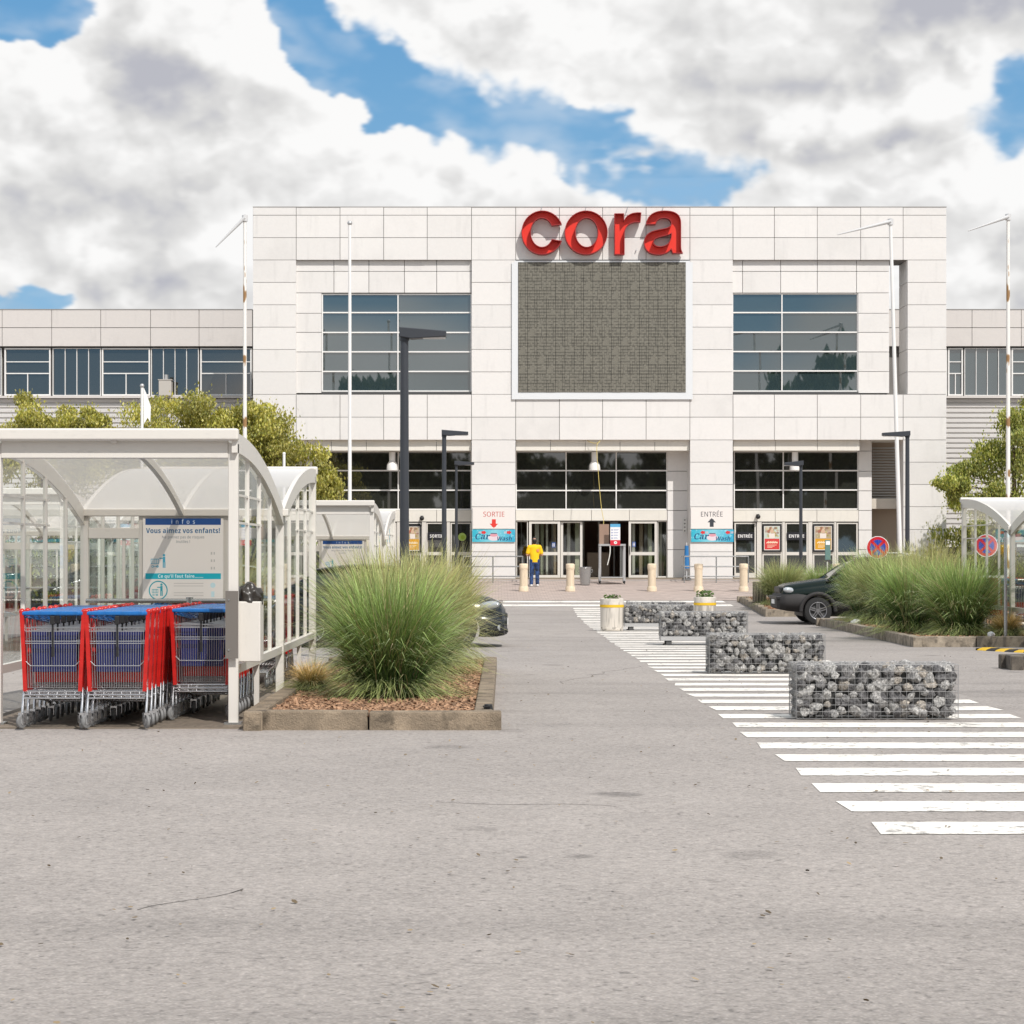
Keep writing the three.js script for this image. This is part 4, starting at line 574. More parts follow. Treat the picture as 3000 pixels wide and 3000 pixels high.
  const ph = thing('phone', 'dark telephone held by the person in yellow', 'phone', [p.x - 0.12, gy(p.z) + 1.16, p.z - 0.37], 0.12); part(ph, 'case', rbx(-0.037, 0.037, 0, 0.15, -0.005, 0.005, 0.004).rotateX(-0.5), MAT.black); part(ph, 'screen', bx(-0.033, 0.033, 0.008, 0.142, 0.0052, 0.006).rotateX(-0.5), MAT.glassDark);
}

// ---------- lamp posts, flagpoles, road signs ----------
function lampPost(label, u, vTop, s, dir, headLen, small) {
  const p = at(u, vTop, s), y0 = gy(p.z) - 0.02, o = thing('street_lamp', label, 'street lamp', [p.x, y0, p.z], 0, 'dark lamp posts'), h = p.y - y0, r = small ? 0.05 : 0.062;
  part(o, 'pole', join([bar(V(0, 0, 0), V(0, h * 0.25, 0), r * 1.25, 16, r * 1.18), bar(V(0, h * 0.25, 0), V(0, h - 0.03, 0), r * 1.12, 16, r * 0.95)]), MAT.pole); part(o, 'collar', new THREE.CylinderGeometry(r * 1.15, r * 1.15, 0.16, 16).translate(0, h - 0.08, 0), MAT.pole);
  const hd = [V(0, h - 0.05, 0), V(dir * headLen, h - 0.12, 0)], sh = new THREE.Shape([[0, 0], [headLen, -0.055], [headLen, -0.12], [headLen * 0.25, -0.15], [0, -0.12]].map(([x, y]) => new THREE.Vector2(x * dir, y)));
  part(o, 'head', new THREE.ExtrudeGeometry(sh, { depth: 0.22, bevelEnabled: true, bevelSize: 0.008, bevelThickness: 0.008, bevelSegments: 1 }).translate(-dir * 0.06, h + 0.02, -0.11), MAT.pole);
  part(o, 'diffuser', bx(dir * headLen * 0.35, dir * headLen * 0.9, h - 0.128, h - 0.112, -0.09, 0.09), MAT.frameGrey);
  part(o, 'hatch', bx(-0.03, 0.03, 0.5, 0.75, r * 1.18, r * 1.25), MAT.pole);
}
lampPost('tall dark lamp post rising from the nearest ornamental grass', 763, 622, 130, 1, 0.66);
lampPost('dark lamp post left of the SORTIE pier, arm before the pier edge', 838, 813, 68, 1, 0.72);
lampPost('slim low dark lamp post just behind the lamp left of SORTIE', 861, 871, 52, 1, 0.7, true);
lampPost('slim low dark lamp post behind the green car, arm pointing left', 1511, 871, 62, -1, 0.56, true);
lampPost('dark lamp post beside the leaning flagpole on the right', 1712, 815, 65, -1, 0.78);
function flagpole(label, u0, v0, u1, v1, s, arm, ru, rust = MAT.flag) {
  const t = at(u0, v0, s), b = at(u1, v1, s), y0 = gy(t.z), lean = (b.x - t.x) / (t.y - b.y), bxx = b.x + lean * (b.y - y0), o = thing('flagpole', label, 'flagpole', [bxx, y0, t.z]);
  const top = V(t.x - bxx, t.y - y0, 0); part(o, 'pole', bar(V(0, 0, 0), top, ru, 14, ru * 0.72), rust); part(o, 'cap', new THREE.SphereGeometry(ru * 1.2, 10, 8).translate(top.x, top.y, 0), MAT.alu);
  if (arm) { const e = at(arm[0], arm[1], s).sub(V(bxx, y0, t.z)); part(o, 'flag_arm', join([bar(top.clone().add(V(0, -0.02, 0.05)), V(e.x, e.y, 0.05), 0.06, 8, 0.018), bar(top.clone().add(V(0, -0.12, 0)), top.clone().add(V(0, 0.06, 0)), ru * 1.25, 10)]), MAT.frameGrey); }
  return o;
}
flagpole('rust-spotted white flagpole at the left edge of the tall front, arm drooping steeply', 462, 410, 462, 815, 62, [407, 467], 0.07);
flagpole('plain white flagpole without arm before the upper left window', 660, 421, 660, 930, 60, null, 0.065, MAT.whitePole);
flagpole('leaning white flagpole before the right end of the tall front', 1680, 417, 1698, 1040, 62, [1580, 443], 0.07, MAT.whitePole);
flagpole('white flagpole at the far right against the sky', 1902, 408, 1902, 945, 62, [1826, 436], 0.07);
{ const o = flagpole('short white pole with a torn white flag before the left wing', 268, 728, 268, 815, 60, null, 0.06, MAT.whitePole), h = at(268, 728, 60).y - gy(-F / 60); const sh = new THREE.Shape([[0.05, 0], [0.12, -0.15], [0.28, -0.6], [0.26, -1.1], [0.18, -0.95], [0.06, -1.15]].map(([x, y]) => new THREE.Vector2(x, y))); part(o, 'flag', new THREE.ExtrudeGeometry(sh, { depth: 0.015, bevelEnabled: false }).translate(0, h - 0.05, 0), MAT.paper); }
{ const p = at(536, 856, 75), o = thing('marker_post', 'short white post top behind the trolley shelter roof', 'post', [p.x, gy(p.z), p.z]); part(o, 'post', bar(V(0, 0, 0), V(0, p.y - gy(p.z), 0), 0.035, 8), MAT.whitePole); part(o, 'cap', new THREE.SphereGeometry(0.04, 8, 6).translate(0, p.y - gy(p.z), 0), MAT.whitePole); }
const noStop = canvasTex(256, 256, (x, w) => { const c = w / 2; x.fillStyle = '#f3f3f3'; x.fillRect(0, 0, w, w); x.fillStyle = '#d3162f'; x.beginPath(); x.arc(c, c, 120, 0, 7); x.fill(); x.fillStyle = '#2348b8'; x.beginPath(); x.arc(c, c, 88, 0, 7); x.fill(); x.strokeStyle = '#d3162f'; x.lineWidth = 30; for (const a of [1, -1]) { x.beginPath(); x.moveTo(c - 70, c - 70 * a); x.lineTo(c + 70, c + 70 * a); x.stroke(); } });
function roadSign(label, u, v, s, plate) {
  const p = at(u, v, s), y0 = gy(p.z), o = thing('road_sign', label, 'road sign', [p.x, y0, p.z], 0), h = p.y - y0, r = 21.5 / s;
  const face = new THREE.CircleGeometry(r, 40); part(o, 'disc', join([new THREE.CylinderGeometry(r, r, 0.02, 40).rotateX(Math.PI / 2).translate(0, h, 0)]), MAT.paper); part(o, 'face', face.translate(0, h, 0.0115), printMat(noStop, 0.35));
  part(o, 'post', bar(V(0, 0, -0.04), V(0, h + r * 0.8, -0.04), 0.03, 10), MAT.galva);
  if (plate) part(o, 'plate', bx(-0.44, 0.44, h - 0.98, h - 0.72, -0.008, 0.012), [MAT.paper, MAT.paper, MAT.paper, MAT.paper, printMat(canvasTex(256, 80, (x) => { x.fillStyle = '#efefec'; x.fillRect(0, 0, 256, 80); reseed(8); x.fillStyle = '#444'; for (const y of [14, 48]) for (let k = 0; k < 13; k++) if (k !== 4 && k !== 9) x.fillRect(16 + k * 17.5, y + rr(0, 3), rr(6, 12), 18); })), MAT.paper]);
}
roadSign('round red and blue no-stopping sign above the right-hand ornamental grass', 1656, 1033, 80);
roadSign('round red and blue no-stopping sign with white plate, seen through shelter glass', 1861, 1029.5, 78, true);
{ const p = at(1897, 1201, 104), o = thing('metal_post', 'thin grey metal post at the edge of the right-hand bed', 'post', [p.x, gy(p.z) + 0.12, p.z]); part(o, 'tube', bar(V(0, 0, 0), V(0, 1.95, 0), 0.03, 10), MAT.galva); part(o, 'cap', new THREE.SphereGeometry(0.032, 8, 6).translate(0, 1.95, 0), MAT.black); }

// ---------- planting beds, kerbs, grasses ----------
function blades(n, h, spread, tone, baseR = 0.3, flop = 0) {
  const p = [], c = [], id = [], seg = 5;
  for (let b = 0; b < n; b++) {
    const ph = rnd() * Math.PI * 2, q = Math.pow(rnd(), flop ? 0.3 : 0.6), lean = q * spread * rr(0.6, 1.1), L = h * rr(0.55, 1.12), droop = rr(0.02, 0.46) * (0.4 + q) + flop * rr(0.5, 1.1), br = baseR * Math.sqrt(rnd()), bp = ph + rr(-0.9, 0.9), x0 = Math.cos(bp) * br, z0 = Math.sin(bp) * br, w = rr(0.0035, 0.0085), tw = rnd() * 6.28, dry = rnd() < 0.12, sh = rr(0.55, 1.4), o = p.length / 3, kink = rr(-0.3, 0.3);
    for (let i = 0; i <= seg; i++) {
      const t = i / seg, r = lean * (0.3 * t + 0.7 * t * t) * (1 + 0.12 * Math.sin(ph * 3 + 1)), y = L * (t - droop * t * t * t) * Math.sqrt(Math.max(0.2, 1 - (lean * t / L) ** 2 * 0.35)), x = x0 + Math.cos(ph + kink * t) * r, z = z0 + Math.sin(ph + kink * t) * r, ww = w * (i === seg ? 0.15 : 1 - t * 0.55);
      p.push(x - Math.cos(tw) * ww, y, z - Math.sin(tw) * ww, x + Math.cos(tw) * ww, y, z + Math.sin(tw) * ww);
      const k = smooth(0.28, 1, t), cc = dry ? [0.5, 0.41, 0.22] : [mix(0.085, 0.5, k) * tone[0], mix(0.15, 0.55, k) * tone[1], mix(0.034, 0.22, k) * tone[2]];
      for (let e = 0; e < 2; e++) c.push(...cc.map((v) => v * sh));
      if (i) { const a = o + i * 2 - 2; id.push(a, a + 1, a + 2, a + 1, a + 3, a + 2); }
    }
  }
  const g = new THREE.BufferGeometry(); g.setAttribute('position', new THREE.Float32BufferAttribute(p, 3)); g.setAttribute('color', new THREE.Float32BufferAttribute(c, 3)); g.setIndex(id); g.computeVertexNormals(); return g;
}
reseed(77);
const clumpGeo = [blades(4200, 1.5, 1.02, [0.78, 0.95, 0.72]), blades(4200, 1.62, 0.95, [1.2, 1.06, 1.1]), blades(4200, 1.55, 1.08, [1.0, 1.0, 1]), blades(1300, 0.9, 0.8, [2.1, 1.35, 1.5], 0.16)];
const skirtGeo = [blades(800, 0.62, 0.95, [0.95, 1, 0.85], 0.3, 0.75), blades(800, 0.7, 0.95, [1.1, 1.05, 1], 0.3, 0.75)];
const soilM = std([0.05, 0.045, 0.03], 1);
function grass(label, x, z, v, sc = 1, sy = 1) {
  const o = thing('ornamental_grass', label, 'ornamental grass', [x, gy(z) + 0.12, z], rnd() * 6); o.scale.set(sc, sc * sy, sc);
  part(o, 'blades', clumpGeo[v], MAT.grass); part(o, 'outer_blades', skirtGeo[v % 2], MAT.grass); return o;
}
function bed(label, pts, h = 0.17, m = MAT.kerb, chips = 2500, open = false) {
  const o = thing('planting_bed', label, 'planting bed', [pts[0][0], 0, pts[0][1]]), ox = pts[0][0], oz = pts[0][1], w = 0.17;
  const cx = pts.reduce((s, p) => s + p[0], 0) / pts.length, cz = pts.reduce((s, p) => s + p[1], 0) / pts.length;
  pts.forEach((a, i) => {
    const b = pts[(i + 1) % pts.length], L = Math.hypot(b[0] - a[0], b[1] - a[1]), n = Math.max(1, Math.round(L / 1.0)), ux = (b[0] - a[0]) / L, uz = (b[1] - a[1]) / L; let nx = -uz, nz = ux; if ((cx - a[0]) * nx + (cz - a[1]) * nz < 0) { nx = -nx; nz = -nz; }
    for (let k = 0; k < n; k++) {
      const t0 = (k + 0.006) * L / n + (k ? 0 : w * 0.5), t1 = (k + 0.994) * L / n + (k === n - 1 ? w * 0.5 : 0), tm = (t0 + t1) / 2, x = a[0] + ux * tm + nx * w / 2, z = a[1] + uz * tm + nz * w / 2, y = gy(z);
      const g = uvw(new RoundedBoxGeometry(t1 - t0, h + 0.12, w, 2, 0.018), 1, [rnd() * 5, rnd() * 5]), q = part(o, 'kerb_stone', g, m);
      q.position.set(x - ox, y + h / 2 - 0.06 + rr(-0.004, 0.004), z - oz); q.rotation.set(0, -Math.atan2(uz, ux), (gy(z + uz * 0.5) - gy(z - uz * 0.5)) * (ux < 0 ? -1 : 1) * Math.abs(uz) + rr(-0.004, 0.004));
    }
  });
  const sh = new THREE.Shape(pts.map(([x, z]) => new THREE.Vector2(x - ox, -(z - oz)))), gg = new THREE.ShapeGeometry(sh).rotateX(-Math.PI / 2);
  const q = gg.attributes.position; for (let i = 0; i < q.count; i++) q.setY(i, gy(q.getZ(i) + oz) + h - 0.045); gg.computeVertexNormals(); part(o, 'mulch', uvw(gg), MAT.mulch);
  const inside = (x, z) => { let c = false; for (let i = 0, j = pts.length - 1; i < pts.length; j = i++) { const [ax, az] = pts[i], [bx2, bz] = pts[j]; if ((az > z) !== (bz > z) && x < (bx2 - ax) * (z - az) / (bz - az) + ax) c = !c; } return c; };
  const im = new THREE.InstancedMesh(new THREE.BoxGeometry(0.05, 0.008, 0.018), std([1, 1, 1], 0.95), chips); im.name = 'bark_chips'; im.userData.kind = 'stuff'; im.castShadow = im.receiveShadow = true;
  const xs = pts.map((p) => p[0]), zs = pts.map((p) => p[1]), x0 = Math.min(...xs) + 0.2, x1 = Math.max(...xs) - 0.2, z0 = Math.min(...zs) + 0.2, z1 = Math.max(...zs) - 0.2, mm = new THREE.Matrix4(), e = new THREE.Euler(), qq = new THREE.Quaternion();
  for (let k = 0; k < chips; k++) { let x, z, tries = 0; do { x = rr(x0, x1); z = rr(z0, z1); } while (!inside(x, z) && tries++ < 40); e.set(rr(-0.5, 0.5), rnd() * 6.3, rr(-0.5, 0.5)); mm.compose(V(x - ox, gy(z) + h - 0.035 + rr(0, 0.012), z - oz), qq.setFromEuler(e), V(rr(0.5, 1.5), rr(0.6, 1.6), rr(0.6, 1.6))); im.setMatrixAt(k, mm); const t = rr(0.35, 1.15); im.setColorAt(k, lc(0.42 * t, 0.25 * t, 0.15 * t)); }
  o.add(im); return o;
}
reseed(31);
bed('raised bed with light concrete kerb in the left foreground, bark mulch inside', [[-2.28, -19.0], [-0.05, -19.0], [-0.02, -29.6], [-2.28, -29.6]], 0.17, MAT.kerb, 9000);
bed('large kerbed bed on the right with mulch under the big grasses', [[7.44, -38.1], [9.75, -38.1], [12.5, -38.1], [12.5, -51.4], [7.78, -51.4]], 0.19, MAT.kerbDark, 5000);
bed('small kerbed bed between the dark green car and the pavement', [[7.2, -57.2], [12.4, -57.2], [12.4, -65.5], [7.45, -65.5]], 0.19, MAT.kerbDark, 2500);
bed('dark kerb island cut off by the right edge of the photo', [[7.1, -29.4], [11.5, -29.4], [11.5, -29.95], [7.14, -29.95]], 0.2, MAT.kerbBlack, 60);
reseed(81);
grass('dark green fountain of grass at the front of the left bed', -1.08, -21.3, 0, 0.88);
grass('pale tall grass behind the front clump, around the lamp post', -1.25, -24.0, 2, 0.98);
grass('pale feathery grass overhanging the right kerb of the left bed', -0.92, -25.6, 1, 0.88);
grass('light grass clump at the back right of the left bed', -0.86, -28.2, 1, 0.88, 1.12);
grass('light grass clump at the back left of the left bed', -1.35, -27.4, 1, 0.98);
grass('small straw-tipped grass tuft beside the shelter rail in the left bed', -1.98, -22.4, 3, 0.42);
grass('dark grass clump at the right front corner of the right-hand bed', 8.72, -39.9, 0, 1.02);
grass('pale grass clump right of centre in the right-hand bed', 8.75, -42.6, 1, 1.0);
grass('grass clump at the middle front of the right-hand bed', 8.1, -41.6, 0, 0.98, 1.05);
grass('grass clump hiding the front door of the dark green car', 8.55, -46.5, 2, 1.0, 1.16);
grass('leaning grass clump at the left end of the right-hand bed', 8.5, -48.6, 0, 0.95, 1.2);
grass('grass clump below the no-stopping sign', 9.6, -47.5, 1, 1.05, 1.14);
grass('low straw-coloured tuft by the grey metal post', 9.45, -39.4, 3, 0.62);
grass('grass clump left of the lamp post behind the dark green car', 8.1, -60.5, 2, 0.88);
grass('grass clump right of the lamp post behind the dark green car', 9.35, -61.5, 0, 0.8);
{ // crumpled litter
  reseed(6); for (const [u, v, s, l] of [[1615, 1172, 86, 'crumpled white litter beside the grass near the car wheel'], [1870, 1200, 103, 'crumpled white litter at the front kerb of the right-hand bed']]) { const p = at(u, v, s), o = thing('litter', l, 'litter', [p.x, gy(p.z) + 0.2, p.z]); const g = new THREE.IcosahedronGeometry(s < 90 ? 0.11 : 0.07, 2), q = g.attributes.position; for (let i = 0; i < q.count; i++) { const k = 0.7 + 0.5 * n3(q.getX(i) * 25, q.getY(i) * 25, q.getZ(i) * 25 + v); q.setXYZ(i, q.getX(i) * k, q.getY(i) * k * 0.8, q.getZ(i) * k); } g.computeVertexNormals(); part(o, 'paper', g, MAT.paper); }
  const c = thing('valve_cap', 'small black plastic cap on the corner of the left bed', 'cap', [-0.09, gy(-19.3) + 0.165, -19.32]); part(c, 'cap', new THREE.CylinderGeometry(0.035, 0.045, 0.05, 12).translate(0, 0.02, 0), MAT.black); part(c, 'flap', bx(-0.05, 0.02, 0.02, 0.032, -0.03, 0.06), MAT.black);
}
{ const p = at(1433, 1139, 65), o = thing('litter_bin', 'ribbed grey concrete litter bin at the corner of the small bed', 'bin', [p.x, gy(p.z) + 0.0, p.z]); for (let k = 0; k < 14; k++) { const a = k / 14 * Math.PI * 2; part(o, 'rib', new THREE.BoxGeometry(0.055, 0.72, 0.03).translate(0, 0.38, 0.185).rotateY(a), MAT.kerbDark); } part(o, 'liner', new THREE.CylinderGeometry(0.17, 0.17, 0.7, 18).translate(0, 0.37, 0), MAT.darkGrey); part(o, 'rim', new THREE.TorusGeometry(0.18, 0.025, 8, 24).rotateX(Math.PI / 2).translate(0, 0.76, 0), MAT.kerbDark); part(o, 'base', new THREE.CylinderGeometry(0.2, 0.2, 0.03, 18).translate(0, 0.015, 0), MAT.kerbDark); }
{ // speed bump
  const o = thing('speed_bump', 'yellow and black speed bump at the right edge, before the shelter', 'speed bump', [8.42, gy(-36.6) + 0.004, -36.6], -1.12); const sh = new THREE.Shape([[-0.2, 0], [-0.17, 0.02], [-0.08, 0.045], [0.08, 0.045], [0.17, 0.02], [0.2, 0]].map(([x, y]) => new THREE.Vector2(x, y)));
  for (let k = 0; k < 14; k++) part(o, k % 2 ? 'black_segment' : 'yellow_segment', new THREE.ExtrudeGeometry(sh, { depth: 0.235, bevelEnabled: false }).rotateY(Math.PI / 2).translate(k * 0.24, 0, 0), k % 2 ? MAT.rubber : MAT.yellow);
  part(o, 'end_cap', new THREE.CylinderGeometry(0.2, 0.2, 0.03, 16, 1, false, Math.PI, Math.PI).scale(0.6, 1, 1).translate(0, 0.016, 0), MAT.rubber);
}

// ---------- gabions ----------
reseed(202);
const stoneGeo = Array.from({ length: 9 }, (_, i) => { let g = new THREE.IcosahedronGeometry(1, 1); const q = g.attributes.position, a = [rr(0.9, 1.4), rr(0.75, 1), rr(0.85, 1.2)], cuts = Array.from({ length: 7 }, () => [V(rr(-1, 1), rr(-1, 1), rr(-1, 1)).normalize(), rr(0.55, 0.82)]); for (let k = 0; k < q.count; k++) { const w = V(q.getX(k), q.getY(k), q.getZ(k)), f = 0.85 + 0.4 * n3(w.x * 1.1 + i * 9, w.y * 1.1 + 5, w.z * 1.1); w.multiplyScalar(f); for (const [nn, dd] of cuts) { const e = w.dot(nn) - dd; if (e > 0) w.addScaledVector(nn, -e); } q.setXYZ(k, w.x * a[0], w.y * a[1], w.z * a[2]); } if (g.index) g = g.toNonIndexed(); g.computeVertexNormals(); return uvw(g, 0.3); });
function gabion(label, xl, xr, z, y, H, pallet, D = 0.5) {
  const W = xr - xl, o = thing('gabion', label, 'gabion', [xl, gy(z) + 0.006, z], 0, 'stone-filled wire gabions on the crossing'), yb = pallet ? 0.165 : 0.012, step = 0.098;
  const nx = Math.round(W / step), ny = Math.max(4, Math.round(H / 0.088)), nz = 5, put = (x, y2, z2, sc) => { const m = part(o, 'stone', stoneGeo[Math.floor(rnd() * 9)], MAT.stone[Math.min(4, Math.floor(rnd() * 4.5))]); m.position.set(x, y2, z2); m.rotation.set(rnd() * 6, rnd() * 6, rnd() * 6); m.scale.setScalar(sc); };
  for (let j = 0; j < ny; j++) for (let i = 0, m = nx + Math.floor(rr(-1, 2)), o = rr(-0.4, 0.4); i < m; i++) { const r = rr(0.038, 0.078); put(clamp((i + 0.5 + o + rr(-0.35, 0.35)) * W / m, r, W - r), yb + clamp((j + 0.5 + rr(-0.38, 0.38)) * H / ny, r, H - r * 0.8), -r * rr(0.95, 1.35), r); }
  for (let k = 1; k < nz; k++) for (let i = 0; i < nx; i++) if ((i + k) % 2 || k < 3) { const r = rr(0.045, 0.066); put(clamp((i + 0.5 + rr(-0.3, 0.3)) * W / nx, r, W - r), yb + H - r * rr(0.95, 1.2), -clamp((k + 0.5 + rr(-0.2, 0.2)) * D / nz, r, D - r), r); }
  for (let k = 1; k < nz; k++) for (let j = 0; j < ny - 1; j++) { const r = rr(0.045, 0.062); put(r * rr(0.95, 1.2), yb + (j + 0.5) * H / ny, -(k + 0.5 + rr(-0.2, 0.2)) * D / nz, r); }
  // the stones at the back and the far end, joined, over a near-black core painting the shade in the gaps
  const rest = []; const mm = new THREE.Matrix4(), e = new THREE.Euler(), add = (x, y2, z2, r) => { e.set(rnd() * 6, rnd() * 6, rnd() * 6); mm.compose(V(x, y2, z2), new THREE.Quaternion().setFromEuler(e), V(r, r, r)); rest.push(stoneGeo[Math.floor(rnd() * 9)].clone().applyMatrix4(mm)); };
  for (let j = 0; j < ny; j++) { for (let i = 0; i < nx; i++) { const r = rr(0.045, 0.064); add((i + 0.5) * W / nx, yb + (j + 0.5) * H / ny, -D + r, r); } for (let k = 1; k < nz; k++) { const r = rr(0.045, 0.062); add(W - r, yb + (j + 0.5) * H / ny, -(k + 0.5) * D / nz, r); } }
  part(o, 'back_stones', join(rest), MAT.stone[0], { kind: 'stuff' });
  part(o, 'shade_core', bx(0.075, W - 0.075, yb + 0.02, yb + H - 0.085, -D + 0.08, -0.085), MAT.gapShade);
  const w = [], c = 0.062, rw = 0.0019, m = Math.round(W / c), n = Math.round(H / c), q = Math.round(D / c);
  for (let i = 0; i <= m; i++) { const x = i * W / m; w.push(bar(V(x, yb, 0.004), V(x, yb + H, 0.004), rw, 4)); if (i % 2 === 0) w.push(bar(V(x, yb + H + 0.004, 0), V(x, yb + H + 0.004, -D), rw, 4)); w.push( bar(V(x, yb, -D), V(x, yb + H, -D), rw, 4)); }
  for (let j = 0; j <= n; j++) { const y2 = yb + j * H / n; w.push(bar(V(0, y2, 0.004), V(W, y2, 0.004), rw, 4), bar(V(0, y2, -D), V(W, y2, -D), rw, 4), bar(V(-0.003, y2, 0), V(-0.003, y2, -D), rw, 4), bar(V(W + 0.003, y2, 0), V(W + 0.003, y2, -D), rw, 4)); }
  for (let k = 0; k <= q; k++) { const z2 = -k * D / q; if (k % 3 === 0 || k === q) w.push(bar(V(0, yb + H + 0.004, z2), V(W, yb + H + 0.004, z2), rw, 4)); w.push( bar(V(-0.003, yb, z2), V(-0.003, yb + H, z2), rw, 4), bar(V(W + 0.003, yb, z2), V(W + 0.003, yb + H, z2), rw, 4)); }
  part(o, 'wire_cage', join(w), MAT.cage);
  if (pallet) { const f = sub(o, 'pallet'); part(f, 'deck', bx(0.0, W, 0.085, 0.16, -D, 0), MAT.alu); for (const x of [0.1, W - 0.2]) for (const z2 of [-0.02, -D + 0.1]) part(f, 'foot', join([bx(x, x + 0.1, 0, 0.085, z2 - 0.08, z2), bx(x - 0.03, x + 0.13, 0, 0.012, z2 - 0.1, z2 + 0.02)]), MAT.darkGrey); }
}
const gab = (label, u0, u1, v, s, H, pallet) => { const a = at(u0, v, s), b = at(u1, v, s); gabion(label, a.x, b.x, a.z, a.y, H, pallet); };
gab('largest nearest gabion of grey stones on the zebra crossing', 1503, 1808, 1353, 198.7, 0.51, false);
gab('second nearest gabion, standing flat on the crossing stripes', 1339, 1557, 1270, 142, 0.51, false);
gab('third gabion from the front, raised on a grey steel pallet', 1247, 1411, 1218, 103, 0.44, true);
gab('fourth gabion on a pallet, right of the white barrel planter', 1178.6, 1309, 1190, 84.8, 0.4, true);
gab('farthest gabion, only its top showing behind the fourth one', 1184, 1294, 1174, 75, 0.5, false);
// barrel planters
for (const [u, v, s, l, q] of [[1154.5, 1190, 85, 'weathered white barrel planter with yellow band, left of the gabions', 'small sparse plant in the left barrel planter'], [1330, 1181, 80, 'white barrel planter with yellow band behind the third gabion', 'bushy green plant in the right barrel planter']]) {
  const p = at(u, v, s), o = thing('barrel_planter', l, 'planter', [p.x, gy(p.z) + 0.006, p.z], rnd() * 6), pr = [[0, 0], [0.23, 0], [0.25, 0.02], [0.25, 0.07], [0.253, 0.09], [0.258, 0.5], [0.262, 0.52], [0.262, 0.7], [0.25, 0.715], [0.225, 0.71], [0.22, 0.6], [0, 0.6]];
  part(o, 'barrel', new THREE.LatheGeometry(pr.map(([x, y]) => new THREE.Vector2(x, y)), 32), MAT.pot); part(o, 'yellow_band', new THREE.CylinderGeometry(0.266, 0.266, 0.06, 32, 1, true).translate(0, 0.55, 0), new THREE.MeshStandardMaterial({ color: lc(0.75, 0.47, 0.02), roughness: 0.6, side: THREE.DoubleSide })); part(o, 'soil', new THREE.CylinderGeometry(0.224, 0.224, 0.02, 24).translate(0, 0.645, 0), soilM);
  const t = thing('potted_plant', q, 'plant', [p.x, gy(p.z) + 0.65, p.z]); const g = [], n = s < 82 ? 150 : 80, cc = [];
  for (let k = 0; k < n; k++) { const a = rnd() * 6.28, r = 0.2 * Math.sqrt(rnd()), y = rr(0.02, s < 82 ? 0.22 : 0.15), leaf = new THREE.PlaneGeometry(0.05, 0.03).rotateX(rr(-1, 1)).rotateY(rnd() * 6).translate(Math.cos(a) * r, y, Math.sin(a) * r), b = rr(0.6, 1.3), col = new Float32Array(12); for (let i = 0; i < 4; i++) col.set([0.12 * b, 0.22 * b, 0.03 * b], i * 3); leaf.setAttribute('color', new THREE.BufferAttribute(col, 3)); g.push(leaf); }
  part(t, 'leaves', join(g), MAT.leaf); part(t, 'stem', join(Array.from({ length: 8 }, () => { const a = rnd() * 6.28, r = rr(0.05, 0.17); return bar(V(0, -0.01, 0), V(Math.cos(a) * r, rr(0.08, 0.18), Math.sin(a) * r), 0.005, 4); })), MAT.bark);
}

